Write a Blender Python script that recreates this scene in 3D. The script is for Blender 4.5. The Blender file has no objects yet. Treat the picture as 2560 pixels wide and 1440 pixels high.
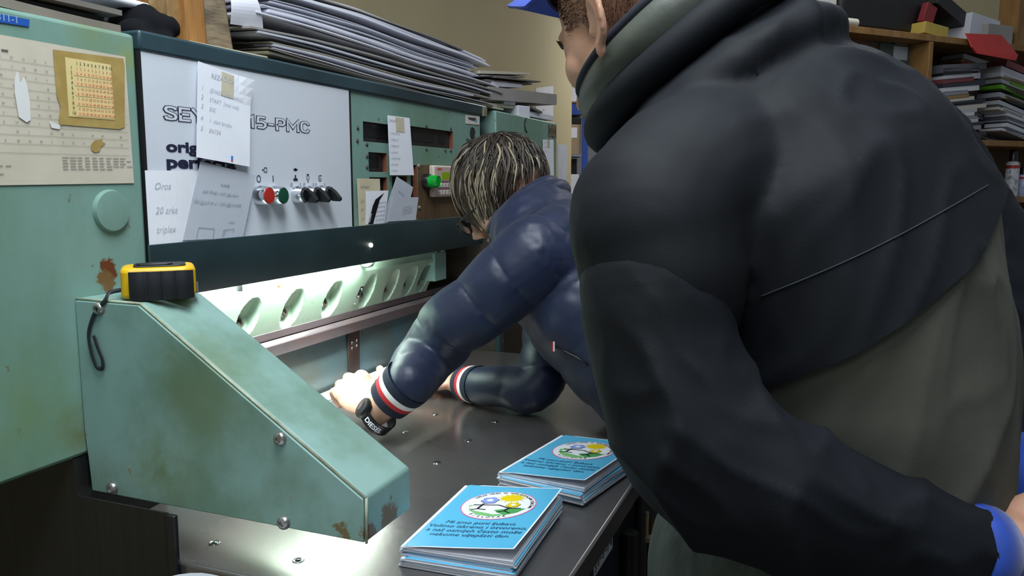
import bpy, bmesh, math, random
import numpy as np
from mathutils import Vector, Matrix, noise
random.seed(7)
SC = bpy.context.scene
COL = SC.collection
# ---------------------------------------------------------------- camera
FPX, CAMZ = 2000.0, 1.37
PITCH = math.atan(264 / FPX)
YAW = math.atan2(805 / FPX, math.cos(PITCH) + 264 / FPX * math.sin(PITCH))
cam = bpy.data.cameras.new('camera')
cam.sensor_width = 36.0
cam.lens = 36.0 * FPX / 2560.0
cam.clip_start = 0.02
cam_ob = bpy.data.objects.new('camera', cam)
COL.objects.link(cam_ob)
cam_ob.location = (0, 0, CAMZ)
cam_ob.rotation_euler = (math.pi / 2 - PITCH, 0, -(math.pi / 2 - YAW))
SC.camera = cam_ob
# ---------------------------------------------------------------- world, lamps, exposure
world = bpy.data.worlds.new('room_light')
SC.world = world
world.use_nodes = True
bg = world.node_tree.nodes['Background']
bg.inputs[0].default_value = (0.80, 0.90, 1.0, 1)
bg.inputs[1].default_value = 0.20
def area(name, loc, target, sx, sy, power, col=(1, 1, 1)):
    l = bpy.data.lights.new(name, 'AREA')
    l.shape = 'RECTANGLE'; l.size = sx; l.size_y = sy; l.energy = power; l.color = col
    o = bpy.data.objects.new(name, l); COL.objects.link(o)
    o.location = loc
    o.rotation_euler = (Vector(target) - Vector(loc)).to_track_quat('-Z', 'Y').to_euler()
    return o
area('ceiling_light_cutter', (0.40, 0.20, 2.75), (0.55, 0.40, 0), 0.5, 1.3, 47, (0.84, 0.93, 1.0))
area('ceiling_light_aisle', (3.2, -0.2, 2.85), (3.2, -0.2, 0), 1.4, 0.4, 9, (0.95, 0.97, 1.0))
area('added_fill_light', (-1.3, -0.2, 2.8), (-1.3, -0.2, 0), 1.3, 0.4, 15, (0.86, 0.94, 1.0))  # unseen lamp added behind the camera to brighten the booklet edges
area('ceiling_light_far', (6.3, 0.9, 2.85), (6.3, 0.9, 0), 1.4, 0.4, 30, (0.95, 0.97, 1.0))
SC.view_settings.view_transform = 'Standard'
SC.view_settings.look = 'None'
SC.view_settings.gamma = 1.0
SC.view_settings.use_curve_mapping = False
SC.view_settings.exposure = 0.0
# ---------------------------------------------------------------- pixel helpers (2560x1440)
_cp, _sp = math.cos(PITCH), math.sin(PITCH)
_XA = (math.sin(YAW), math.cos(YAW)); _YA = (-math.cos(YAW), math.sin(YAW))
def ray(px, py):
    x = (px - 1280) / FPX; y = (720 - py) / FPX
    f = _cp + y * _sp; u = -_sp + y * _cp
    return Vector((x * _XA[0] + f * _XA[1], x * _YA[0] + f * _YA[1], u))
EYE = Vector((0, 0, CAMZ))
def onX(px, py, x): d = ray(px, py); return EYE + d * (x / d.x)
def onY(px, py, y): d = ray(px, py); return EYE + d * (y / d.y)
def onZ(px, py, z): d = ray(px, py); return EYE + d * ((z - CAMZ) / d.z)
def PD(px, py, d): return EYE + ray(px, py) * d
RIGHT = Vector((_XA[0], _YA[0], 0)); FWD = Vector((_XA[1], _YA[1], 0)); UP = Vector((0, 0, 1))
# ---------------------------------------------------------------- materials
def H(s):
    s = s.lstrip('#'); c = [int(s[i:i + 2], 16) / 255 for i in (0, 2, 4)]
    return tuple(((v + 0.055) / 1.055) ** 2.4 if v > 0.04045 else v / 12.92 for v in c) + (1,)
MATS = {}
def mat(name, c, c2=None, scale=6, rough=0.5, metal=0.0, bump=0.0, bscale=40, stretch=(1, 1, 1), spots=None, spec=0.5,
        emit=0, sheen=0, lo=0.4, hi=0.65, sss=0, trans=0, rvar=0, coat=0, speck=None):
    if name in MATS: return MATS[name]
    m = bpy.data.materials.new(name); m.use_nodes = True
    nt = m.node_tree; N = nt.nodes; L = nt.links
    b = N['Principled BSDF']
    c = H(c) if isinstance(c, str) else c
    b.inputs['Base Color'].default_value = c
    b.inputs['Roughness'].default_value = rough
    b.inputs['Metallic'].default_value = metal
    b.inputs['Specular IOR Level'].default_value = spec
    if sheen:
        b.inputs['Sheen Weight'].default_value = sheen; b.inputs['Sheen Roughness'].default_value = 0.5
    if coat: b.inputs['Coat Weight'].default_value = coat
    if sss:
        b.inputs['Subsurface Weight'].default_value = sss; b.inputs['Subsurface Radius'].default_value = (0.010, 0.004, 0.002)
        b.inputs['Subsurface Scale'].default_value = 1.0
    if trans: b.inputs['Transmission Weight'].default_value = trans
    geo = N.new('ShaderNodeNewGeometry')
    mp = N.new('ShaderNodeMapping'); mp.inputs['Scale'].default_value = stretch
    L.new(geo.outputs['Position'], mp.inputs['Vector'])
    col = None
    if c2:
        c2 = H(c2) if isinstance(c2, str) else c2
        n = N.new('ShaderNodeTexNoise'); n.inputs['Scale'].default_value = scale; n.inputs['Detail'].default_value = 6; n.inputs['Roughness'].default_value = 0.6
        L.new(mp.outputs[0], n.inputs['Vector'])
        r = N.new('ShaderNodeValToRGB'); r.color_ramp.elements[0].position = lo; r.color_ramp.elements[1].position = hi
        r.color_ramp.elements[0].color = c; r.color_ramp.elements[1].color = c2
        L.new(n.outputs['Fac'], r.inputs[0]); col = r.outputs[0]
    def mixin(fac, colr):
        nonlocal col
        mx = N.new('ShaderNodeMix'); mx.data_type = 'RGBA'
        L.new(fac, mx.inputs[0])
        if col is not None: L.new(col, mx.inputs[6])
        else: mx.inputs[6].default_value = c
        mx.inputs[7].default_value = H(colr) if isinstance(colr, str) else colr
        col = mx.outputs[2]
    if speck:   # small chips everywhere: (colour, noise scale, threshold)
        n = N.new('ShaderNodeTexNoise'); n.inputs['Scale'].default_value = speck[1]; n.inputs['Detail'].default_value = 3
        L.new(geo.outputs['Position'], n.inputs['Vector'])
        r = N.new('ShaderNodeMapRange'); r.inputs[1].default_value = speck[2]; r.inputs[2].default_value = speck[2] + 0.03
        L.new(n.outputs['Fac'], r.inputs[0]); mixin(r.outputs[0], speck[0])
    for (pos, rad, cc, thr) in (spots or []):     # worn, rusty or painted-reflection patches with a place of their own
        d = N.new('ShaderNodeVectorMath'); d.operation = 'DISTANCE'; d.inputs[1].default_value = pos
        L.new(geo.outputs['Position'], d.inputs[0])
        mr = N.new('ShaderNodeMapRange'); mr.inputs[1].default_value = rad; mr.inputs[2].default_value = 0.0
        L.new(d.outputs['Value'], mr.inputs[0])
        n = N.new('ShaderNodeTexNoise'); n.inputs['Scale'].default_value = 2.2 / rad; n.inputs['Detail'].default_value = 7; n.inputs['Roughness'].default_value = 0.7
        L.new(geo.outputs['Position'], n.inputs['Vector'])
        mu = N.new('ShaderNodeMath'); mu.operation = 'MULTIPLY'
        L.new(mr.outputs[0], mu.inputs[0]); L.new(n.outputs['Fac'], mu.inputs[1])
        st = N.new('ShaderNodeMapRange'); st.inputs[1].default_value = abs(thr); st.inputs[2].default_value = abs(thr) + (0.05 if thr > 0 else 0.45)
        L.new(mu.outputs[0], st.inputs[0]); mixin(st.outputs[0], cc)
    if col is not None: L.new(col, b.inputs['Base Color'])
    if rvar:
        n = N.new('ShaderNodeTexNoise'); n.inputs['Scale'].default_value = scale * 1.7; n.inputs['Detail'].default_value = 5
        L.new(mp.outputs[0], n.inputs['Vector'])
        mr = N.new('ShaderNodeMapRange'); mr.inputs[3].default_value = max(0.02, rough - rvar); mr.inputs[4].default_value = min(1, rough + rvar)
        L.new(n.outputs['Fac'], mr.inputs[0]); L.new(mr.outputs[0], b.inputs['Roughness'])
    if bump:
        n = N.new('ShaderNodeTexNoise'); n.inputs['Scale'].default_value = bscale; n.inputs['Detail'].default_value = 4
        L.new(mp.outputs[0], n.inputs['Vector'])
        bp = N.new('ShaderNodeBump'); bp.inputs['Strength'].default_value = bump; bp.inputs['Distance'].default_value = 0.004
        L.new(n.outputs['Fac'], bp.inputs['Height']); L.new(bp.outputs[0], b.inputs['Normal'])
    if emit:
        b.inputs['Emission Color'].default_value = c; b.inputs['Emission Strength'].default_value = emit
    MATS[name] = m
    return m
# ---------------------------------------------------------------- mesh builder
class MB:
    def __init__(s): s.v = []; s.f = []; s.m = []
    def add(s, vs, fs, m=0):
        o = len(s.v); s.v += [tuple(p) for p in vs]
        for f in fs: s.f.append([i + o for i in f]); s.m.append(m)
        return s
    def box(s, x0, x1, y0, y1, z0, z1, m=0):
        vs = [(x, y, z) for x in (x0, x1) for y in (y0, y1) for z in (z0, z1)]
        return s.add(vs, [(0, 1, 3, 2), (4, 6, 7, 5), (0, 4, 5, 1), (2, 3, 7, 6), (0, 2, 6, 4), (1, 5, 7, 3)], m)
    def obox(s, c, ax, ay, az, m=0):
        c, ax, ay, az = map(Vector, (c, ax, ay, az))
        vs = [c + ax * i + ay * j + az * k for i in (-1, 1) for j in (-1, 1) for k in (-1, 1)]
        return s.add(vs, [(0, 1, 3, 2), (4, 6, 7, 5), (0, 4, 5, 1), (2, 3, 7, 6), (0, 2, 6, 4), (1, 5, 7, 3)], m)
    def prism(s, poly, off, m=0):
        off = Vector(off); p = [Vector(q) for q in poly]; n = len(p)
        vs = p + [q + off for q in p]
        fs = [list(range(n))[::-1], list(range(n, 2 * n))] + [(i, (i + 1) % n, n + (i + 1) % n, n + i) for i in range(n)]
        return s.add(vs, fs, m)
    def poly(s, pts, m=0): return s.add(pts, [list(range(len(pts)))], m)
    def tube(s, pts, rad, n=12, m=0, cap=True, up=None):
        pts = [Vector(p) for p in pts]; k = len(pts)
        if not isinstance(rad, (list, tuple)): rad = [rad] * k
        vs = []; fs = []
        ref = Vector(up) if up is not None else None
        prev = None
        for i, p in enumerate(pts):
            t = (pts[min(i + 1, k - 1)] - pts[max(i - 1, 0)])
            t = t.normalized() if t.length > 1e-9 else Vector((0, 0, 1))
            if ref is not None: a = ref - t * ref.dot(t)
            elif prev is None:
                a = Vector((0, 0, 1)) if abs(t.z) < 0.9 else Vector((1, 0, 0)); a = a - t * a.dot(t)
            else: a = prev - t * prev.dot(t)
            a.normalize(); prev = a; b = t.cross(a)
            r = rad[i]; ra, rb = r if isinstance(r, (list, tuple)) else (r, r)
            for j in range(n):
                th = 2 * math.pi * j / n
                vs.append(p + a * (ra * math.cos(th)) + b * (rb * math.sin(th)))
        for i in range(k - 1):
            for j in range(n):
                fs.append((i * n + j, i * n + (j + 1) % n, (i + 1) * n + (j + 1) % n, (i + 1) * n + j))
        if cap: fs.append(list(range(n))[::-1]); fs.append([(k - 1) * n + j for j in range(n)])
        return s.add(vs, fs, m)
    def lathe(s, prof, org, axis, n=24, m=0, cap=True):
        org = Vector(org); ax = Vector(axis).normalized()
        a = Vector((0, 0, 1)) if abs(ax.z) < 0.9 else Vector((1, 0, 0)); a = (a - ax * a.dot(ax)).normalized(); b = ax.cross(a)
        vs = []; fs = []; k = len(prof)
        for r, h in prof:
            for j in range(n):
                th = 2 * math.pi * j / n; vs.append(org + ax * h + a * (r * math.cos(th)) + b * (r * math.sin(th)))
        for i in range(k - 1):
            for j in range(n): fs.append((i * n + j, i * n + (j + 1) % n, (i + 1) * n + (j + 1) % n, (i + 1) * n + j))
        if cap: fs.append(list(range(n))[::-1]); fs.append([(k - 1) * n + j for j in range(n)])
        return s.add(vs, fs, m)
    def grid(s, fn, nu, nv, m=0):
        vs = [fn(i / nu, j / nv) for i in range(nu + 1) for j in range(nv + 1)]
        fs = [(i * (nv + 1) + j, (i + 1) * (nv + 1) + j, (i + 1) * (nv + 1) + j + 1, i * (nv + 1) + j + 1) for i in range(nu) for j in range(nv)]
        return s.add(vs, fs, m)
    def sheet(s, fn, nu, nv, th, m=0, mside=None, mbot=None):
        """surface fn(u,v) with real thickness th (downwards along the local normal)"""
        P = [[Vector(fn(i / nu, j / nv)) for j in range(nv + 1)] for i in range(nu + 1)]
        Q = []
        for i in range(nu + 1):
            row = []
            for j in range(nv + 1):
                du = P[min(i + 1, nu)][j] - P[max(i - 1, 0)][j]; dv = P[i][min(j + 1, nv)] - P[i][max(j - 1, 0)]
                nn = du.cross(dv)
                nn = nn.normalized() if nn.length > 1e-12 else Vector((0, 0, 1))
                row.append(P[i][j] - nn * th)
            Q.append(row)
        W = nv + 1
        vs = [p for r in P for p in r]
        s.add(vs, [(i * W + j, (i + 1) * W + j, (i + 1) * W + j + 1, i * W + j + 1) for i in range(nu) for j in range(nv)], m)
        vs2 = [p for r in Q for p in r]
        s.add(vs2, [(i * W + j, i * W + j + 1, (i + 1) * W + j + 1, (i + 1) * W + j) for i in range(nu) for j in range(nv)], m if mbot is None else mbot)
        loop = [(i, 0) for i in range(nu)] + [(nu, j) for j in range(nv)] + [(i, nv) for i in range(nu, 0, -1)] + [(0, j) for j in range(nv, 0, -1)]
        n = len(loop)
        vs = [P[i][j] for i, j in loop] + [Q[i][j] for i, j in loop]
        s.add(vs, [((k + 1) % n, k, n + k, n + (k + 1) % n) for k in range(n)], m if mside is None else mside)
        return s
    def ell(s, c, r, rot=None, nu=20, nv=14, m=0):
        c = Vector(c); R = rot or Matrix.Identity(3)
        vs = []; fs = []
        for i in range(nv + 1):
            ph = math.pi * i / nv
            for j in range(nu):
                th = 2 * math.pi * j / nu
                vs.append(c + R @ Vector((r[0] * math.sin(ph) * math.cos(th), r[1] * math.sin(ph) * math.sin(th), r[2] * math.cos(ph))))
        for i in range(nv):
            for j in range(nu): fs.append((i * nu + j, (i + 1) * nu + j, (i + 1) * nu + (j + 1) % nu, i * nu + (j + 1) % nu))
        return s.add(vs, fs, m)
    def text(s, st, org, u, v, size, m=0, align='L', bold=0.0, shear=0.0):
        vs, fs, w = text_geo(st, bold, shear)
        org, u, v = Vector(org), Vector(u), Vector(v)
        dx = {'L': 0, 'C': -w / 2, 'R': -w}[align]
        return s.add([org + u * ((x + dx) * size) + v * (y * size) for x, y in vs], fs, m)
    def line(s, a, b, w, nrm, m=0):
        a, b = Vector(a), Vector(b); d = (b - a).normalized(); t = d.cross(Vector(nrm)).normalized() * (w / 2)
        return s.add([a - t, b - t, b + t, a + t], [(0, 1, 2, 3)], m)
    def mesh(s, name):
        me = bpy.data.meshes.new(name); me.from_pydata(s.v, [], s.f); me.update(); return me
    def build(s, name, mats, parent=None, smooth=False, bevel=0, seg=2, label=None, weld=False, auto=None):
        me = s.mesh(name)
        ms = mats if isinstance(mats, (list, tuple)) else [mats]
        for q in ms: me.materials.append(q)
        me.polygons.foreach_set('material_index', s.m)
        if weld or bevel:
            bm = bmesh.new(); bm.from_mesh(me); bmesh.ops.remove_doubles(bm, verts=bm.verts, dist=1e-6)
            bmesh.ops.recalc_face_normals(bm, faces=bm.faces); bm.to_mesh(me); bm.free()
        if smooth: me.polygons.foreach_set('use_smooth', [True] * len(me.polygons))
        return link(name, me, parent, bevel, seg, label, auto)
def link(name, me, parent=None, bevel=0, seg=2, label=None, auto=None):
    co = np.empty(len(me.vertices) * 3, 'f'); me.vertices.foreach_get('co', co); co = co.reshape(-1, 3)
    lo, hi = co.min(0), co.max(0)
    c = Vector(((lo[0] + hi[0]) / 2, (lo[1] + hi[1]) / 2, lo[2] if parent is None else (lo[2] + hi[2]) / 2))
    me.transform(Matrix.Translation(-c))
    o = bpy.data.objects.new(name, me); COL.objects.link(o)
    o['wloc'] = c[:]
    if parent is None: o.location = c
    else:
        o.parent = parent; o.location = c - Vector(parent['wloc'])
    if bevel:
        b = o.modifiers.new('bevel', 'BEVEL'); b.width = bevel; b.segments = seg; b.limit_method = 'ANGLE'; b.angle_limit = math.radians(30)
        me.polygons.foreach_set('use_smooth', [True] * len(me.polygons)); auto = 40
    if auto:
        try: me.set_sharp_from_angle(angle=math.radians(auto))
        except Exception: pass
    if label: o['label'] = label
    return o
def tag(o, label, cat, group=None, kind=None):
    if label: o['label'] = label
    if cat: o['category'] = cat
    if group: o['group'] = group
    if kind: o['kind'] = kind
    return o
def root(name, loc, label, cat, group=None):
    o = bpy.data.objects.new(name, None); COL.objects.link(o); o.location = loc; o['wloc'] = tuple(loc); o.empty_display_size = 0.05
    return tag(o, label, cat, group)
def struct(o): o['kind'] = 'structure'; return o
def dup(o, wloc, parent=None, rot=None, scale=None):
    c = o.copy(); COL.objects.link(c); c['wloc'] = tuple(wloc)
    c.parent = parent
    c.location = Vector(wloc) - (Vector(parent['wloc']) if parent else Vector())
    if rot is not None: c.rotation_euler = rot
    if scale is not None: c.scale = scale
    return c
_TX = {}
def text_geo(st, bold=0.0, shear=0.0):
    k = (st, round(bold, 4), round(shear, 3))
    if k in _TX: return _TX[k]
    cu = bpy.data.curves.new('t', 'FONT'); cu.body = st; cu.size = 1; cu.resolution_u = 3; cu.offset = bold; cu.shear = shear; cu.fill_mode = 'FRONT'
    ob = bpy.data.objects.new('t', cu); COL.objects.link(ob)
    dg = bpy.context.evaluated_depsgraph_get(); ev = ob.evaluated_get(dg)
    me = ev.to_mesh()
    vs = [(v.co.x, v.co.y) for v in me.vertices]; fs = [list(p.vertices) for p in me.polygons]
    ev.to_mesh_clear()
    bpy.data.objects.remove(ob); bpy.data.curves.remove(cu)
    w = max((v[0] for v in vs), default=0)
    _TX[k] = (vs, fs, w)
    return _TX[k]
def fbm(p, oct=3): return noise.fractal(p, 0.6, 2.0, oct)
# ================================================================ materials used by the place
M_green = mat('green_paint_shaded', '#7d9f94', '#66866f', scale=3.5, rough=0.42, bump=0.05, bscale=25, stretch=(1.6, 1.6, 0.7), lo=0.42, hi=0.72, rvar=0.12,
    speck=('#6d7253', 55, 0.70),
    spots=[(onY(275, 672, 0.9)[:], 0.045, '#6e3a1c', 0.33), (onY(265, 700, 0.9)[:], 0.05, '#7b5a36', 0.36), (onY(330, 690, 0.9)[:], 0.05, '#7b6a46', 0.38),
           (onY(240, 110, 0.9)[:], 0.10, '#7c8f62', -0.20), (onY(325, 150, 0.9)[:], 0.06, '#8b9a5c', -0.2), (onY(80, 1050, 0.9)[:], 0.20, '#6f8a60', -0.2),
           (onY(200, 1080, 0.9)[:], 0.08, '#6a7040', -0.22)])  # same paint as the arm, with the cabinets' weaker light put into the colour
M_armgreen = mat('green_paint_lit', '#85a69d', '#627d66', scale=6, rough=0.45, bump=0.05, bscale=30, lo=0.45, hi=0.72, rvar=0.12, speck=('#8b7f66', 60, 0.71),
    spots=[(onY(975, 1290, 0.4725)[:], 0.055, '#74501f', 0.30), (onY(925, 1330, 0.4725)[:], 0.04, '#6b4a24', 0.33), (onX(500, 1010, 0.736)[:], 0.16, '#6c7f5c', -0.2),
           (onX(400, 1180, 0.736)[:], 0.12, '#66794f', -0.2), (onX(860, 1330, 0.736)[:], 0.05, '#6a5a33', 0.40)])  # cabinet paint again, kept lighter for the stronger light on the arm
M_dteal = mat('dark_teal_enamel', '#2c434b', '#22343a', scale=5, rough=0.38, bump=0.03, bscale=20, speck=('#7d927c', 30, 0.74), rvar=0.1)
M_rail = mat('rail_black_green', '#2d4246', '#243639', scale=5, rough=0.4, rvar=0.1, speck=('#5a6a60', 70, 0.75))
M_white = mat('white_panel_enamel', '#d9dde4', '#cfd3da', scale=2, rough=0.33, speck=('#a8a29a', 45, 0.77))
M_black = mat('black_void', '#0b0b0c', rough=0.6)
M_bplast = mat('black_plastic', '#17181a', rough=0.32)
M_dark = mat('dark_cast_iron', '#1f1d1c', '#171616', scale=8, rough=0.45, rvar=0.1, stretch=(14, 14, 0.4))
M_ink = mat('navy_ink', '#1a1c38', rough=0.6)
M_chrome = mat('chrome', '#d8dade', rough=0.12, metal=1.0)
M_screw = mat('zinc_screw', '#b9b6b0', '#8d8a86', scale=90, rough=0.32, metal=0.85)
M_red = mat('red_button', '#b52a1c', rough=0.35)
M_grn = mat('green_button', '#0f4a33', rough=0.35)
M_bronze = mat('bronze_plate', '#6b543a', '#5b452e', scale=4, rough=0.5, metal=0.25, stretch=(10, 10, 1))
M_rim = mat('brown_rim', '#7a4632', rough=0.6)
M_steel = mat('knife_steel', '#a99fa6', '#b8a5a4', scale=3, rough=0.30, metal=0.85, stretch=(3, 1, 1))
M_holder = mat('knife_holder_steel', '#74666a', '#66595c', scale=6, rough=0.42, metal=0.6)
M_clamp = mat('clamp_mint_paint', '#b4cbb8', '#a3bfa9', scale=7, rough=0.45, speck=('#6f7a60', 60, 0.70), bump=0.05, bscale=40)
M_gauge = mat('gauge_plate', '#67858e', '#6f7268', scale=5, rough=0.34, metal=0.45, bump=0.06, bscale=50, speck=('#8d9a92', 50, 0.72), rvar=0.12,
    spots=[(onY(905, 832, 1.0)[:], 0.03, '#1c2f7a', 0.42)])  # blue reflection painted into the plate colour
M_leather = mat('strip_brown', '#3a2a24', '#4c3830', scale=30, rough=0.5, metal=0.2, bump=0.2, bscale=90)
M_paper = mat('paper_white', '#f1f2f8', '#e9eaf1', scale=8, rough=0.75)
M_paperg = mat('paper_grey', '#c4c8d1', '#bcc0ca', scale=8, rough=0.75)
M_cream = mat('paper_cream', '#d9cdb0', '#cbbf9f', scale=9, rough=0.7)
M_pencil = mat('pencil_grey', '#8f93a0', rough=0.8)
M_pencil2 = mat('pencil_light', '#b4b8c2', rough=0.8)
M_blueink = mat('ballpoint_blue', '#5f6aa0', rough=0.7)
M_tape = mat('old_tape', '#c9bfa2', '#d4ccb4', scale=20, rough=0.4)
# ---- table: ground steel with fine machining lines
M_table = bpy.data.materials.new('ground_steel_table'); M_table.use_nodes = True
def _table():
    nt = M_table.node_tree; N = nt.nodes; L = nt.links; b = N['Principled BSDF']
    b.inputs['Metallic'].default_value = 0.75
    g = N.new('ShaderNodeNewGeometry')
    n = N.new('ShaderNodeTexNoise'); n.inputs['Scale'].default_value = 3.0; n.inputs['Detail'].default_value = 5
    L.new(g.outputs['Position'], n.inputs['Vector'])
    r = N.new('ShaderNodeValToRGB'); r.color_ramp.elements[0].color = H('#7d7875'); r.color_ramp.elements[1].color = H('#8f8a88')
    L.new(n.outputs['Fac'], r.inputs[0]); L.new(r.outputs[0], b.inputs['Base Color'])
    mr = N.new('ShaderNodeMapRange'); mr.inputs[3].default_value = 0.20; mr.inputs[4].default_value = 0.34
    L.new(n.outputs['Fac'], mr.inputs[0]); L.new(mr.outputs[0], b.inputs['Roughness'])
    mp = N.new('ShaderNodeMapping'); mp.inputs['Scale'].default_value = (260, 3, 1); L.new(g.outputs['Position'], mp.inputs[0])
    n2 = N.new('ShaderNodeTexNoise'); n2.inputs['Scale'].default_value = 1.0; n2.inputs['Detail'].default_value = 2; L.new(mp.outputs[0], n2.inputs['Vector'])
    bp = N.new('ShaderNodeBump'); bp.inputs['Strength'].default_value = 0.05; bp.inputs['Distance'].default_value = 0.001
    L.new(n2.outputs['Fac'], bp.inputs['Height'])
_table()
# ================================================================ the room
M_wall = mat('cream_wall_paint', '#cdbf97', '#c4b58b', scale=1.2, rough=0.8, bump=0.04, bscale=60)
M_wallg = mat('grey_wall_paint', '#b9b4bb', '#aeaab2', scale=1.0, rough=0.8)
M_floor = mat('grey_floor', '#5d5a55', '#4c4945', scale=3, rough=0.6)
struct(MB().box(-2.5, 10.0, -4.5, 4.5, -0.06, 0.0).build('floor', M_floor))
WX = onY(1429, 300, 1.75).x
struct(MB().box(-2.5, WX, 1.75, 1.95, 0.0, 3.3).build('wall_back', M_wall))
struct(MB().box(9.0, 9.2, -2.0, 4.5, 0.0, 3.3).build('wall_far', M_wallg))
S0 = PD(1990, 50, 3.2); S1 = PD(2560, 90, 3.8)
SDIR = Vector((S1.x - S0.x, S1.y - S0.y, 0)).normalized(); SN = Vector((-SDIR.y, SDIR.x, 0))
if SN.dot(FWD) < 0: SN = -SN
wr = MB(); c0 = Vector((S0.x, S0.y, 0)) + SN * 0.44 - SDIR * 0.35
wr.prism([c0, c0 + SDIR * 4.2, c0 + SDIR * 4.2 + SN * 0.15, c0 + SN * 0.15], (0, 0, 3.3))
struct(wr.build('wall_right', M_wall))
# ================================================================ the paper cutting machine
FY = 0.90
def F(px, py, dy=0.0): return onY(px, py, FY + dy)
cutter = root('paper_cutter', (1.45, 1.1, 0.0), 'large mint green industrial paper guillotine with a steel table and white control panel', 'paper cutter')
XL, XR, ZT, ZP0, ZP1 = 0.863, 2.02, 1.578, 1.283, 1.550
# left cabinet
cab = MB().box(0.22, 0.860, FY, 1.5, 1.0127, 1.571).build('side_cabinet', M_green, cutter, bevel=0.006, label='mint green side cabinet carrying the printed chart')
pl = F(277, 527, -0.001)
MB().lathe([(0.0, 0.006), (0.018, 0.006), (0.0265, 0.005), (0.0285, 0.0), (0.0285, -0.004)], pl, (0, -1, 0), 36).build('round_cover_plug', M_green, cab, smooth=True, auto=40)
# lower body
body = MB()
body.box(0.723, 2.03, 1.02, 1.5, 0.0, 0.90)
body.box(0.7210, 0.87, 0.902, 1.5, 0.0, 1.0125)
body.build('lower_body', M_dark, cutter)
MB().box(0.7205, 0.7235, 0.748, 0.902, 0.0, 0.963).build('body_side_panel', M_dark, cutter)
MB().box(0.7165, 0.7240, 0.733, 0.748, 0.0, 0.963).build('corner_post', M_bplast, cutter, bevel=0.002)
apron = MB().box(0.76, 2.0, 0.285, 0.31, 0.15, 0.862).build('front_apron', mat('apron_blue_black', '#14202c', '#0e161e', scale=5, rough=0.5), cutter)
# table
tab = MB().box(0.7250, 2.03, 0.27, 1.02, 0.862, 0.90).build('work_table', M_table, cutter, bevel=0.004, label='ground steel work table with air nozzles')
noz = None
for j in (0, 1):
    for i in range(0, 10):
        p = Vector((0.783 + 0.1266 * i, 0.601 + 0.1325 * j, 0.9))
        if noz is None:
            noz = MB().lathe([(0.0075, -0.002), (0.0075, 0.0006), (0.006, 0.0008), (0.0048, -0.0004), (0.0040, 0.0004), (0.0025, 0.0014), (0.0, 0.0016)], p, (0, 0, 1), 20).build('air_nozzle', M_chrome, tab, smooth=True)
            zc = noz['wloc'][2]
        else: dup(noz, (p.x, p.y, zc), tab)
# top cover band and housing
hous = MB().box(XL, XR + 0.015, FY + 0.012, 1.5, 1.262, 1.551).build('upper_housing', M_rail, cutter)
band = MB().box(XL - 0.001, XR + 0.035, FY - 0.006, 1.5, ZP1, ZT).build('top_band', M_dteal, cutter, bevel=0.004)
MB().box(XR + 0.005, XR + 0.028, FY - 0.010, FY + 0.0, ZP1 - 0.002, ZP1 + 0.022).build('corner_bracket', mat('tan_bracket', '#9a8f78', '#6f6450', scale=40, rough=0.6), cutter, bevel=0.001)
# white panel and its print
wp = MB().box(XL + 0.001, 1.3795, FY - 0.003, FY + 0.012, ZP0 - 0.01, ZP1).build('control_panel', M_white, cutter, label='white enamel control panel with lettering')
MB().box(0.8598, 0.8642, FY - 0.0045, FY + 0.012, 1.20, ZP1).build('panel_seam', M_black, cutter)
MB().box(1.380, 1.3885, FY - 0.0015, FY + 0.012, ZP0 - 0.01, ZP1).build('panel_seam', M_black, cutter)
U, VV = Vector((1, 0, 0)), Vector((0, 0, 1))
ly = FY - 0.0036
def at(px, py, y=None): return onY(px, py, ly if y is None else y)
def letter(name, st, px, py, px2, m, bold, y=ly, hpx=None, shear=0):
    vs, fs, w = text_geo(st, bold, shear); o = at(px, py, y); e = at(px2, py, y)
    size = (e.x - o.x) / w
    sz = size if hpx is None else (at(px, py - hpx, y).z - o.z) / 0.72
    mb = MB(); mb.add([(o.x + x * size, y, o.z + yy * sz) for x, yy in vs], fs); return mb, (o, size, sz)
def zof(px, py): return at(px, py).z
xs, xe = at(409, 300).x, at(775, 330).x
zb = zof(409, 300); hh = zof(409, 262) - zb
STROKES = {'S': (0.66, [[(.56, .76), (.50, .87), (.33, .90), (.16, .87), (.10, .74), (.16, .60), (.33, .52), (.50, .44), (.56, .28), (.50, .14), (.33, .10), (.14, .13), (.10, .25)]]),
    'E': (0.62, [[(.55, .9), (.1, .9), (.1, .1), (.55, .1)], [(.1, .5), (.5, .5)]]), 'Y': (0.66, [[(.05, .95), (.32, .5), (.6, .95)], [(.32, .5), (.32, .05)]]),
    'P': (0.64, [[(.1, .05), (.1, .9), (.42, .9), (.54, .8), (.54, .58), (.42, .47), (.1, .47)]]), 'A': (0.70, [[(.05, .05), (.34, .95), (.62, .05)], [(.16, .35), (.5, .35)]]),
    '1': (0.42, [[(.06, .76), (.26, .90), (.26, .05)]]), '5': (0.66, [[(.52, .9), (.15, .9), (.12, .52), (.38, .56), (.54, .42), (.54, .25), (.40, .1), (.12, .12)]]),
    '-': (0.46, [[(.06, .42), (.36, .42)]]), 'M': (0.86, [[(.1, .05), (.1, .9), (.42, .36), (.74, .9), (.74, .05)]]), 'C': (0.66, [[(.56, .72), (.48, .87), (.32, .9), (.16, .84), (.1, .66), (.1, .34), (.16, .16), (.32, .1), (.48, .13), (.56, .28)]])}
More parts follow.
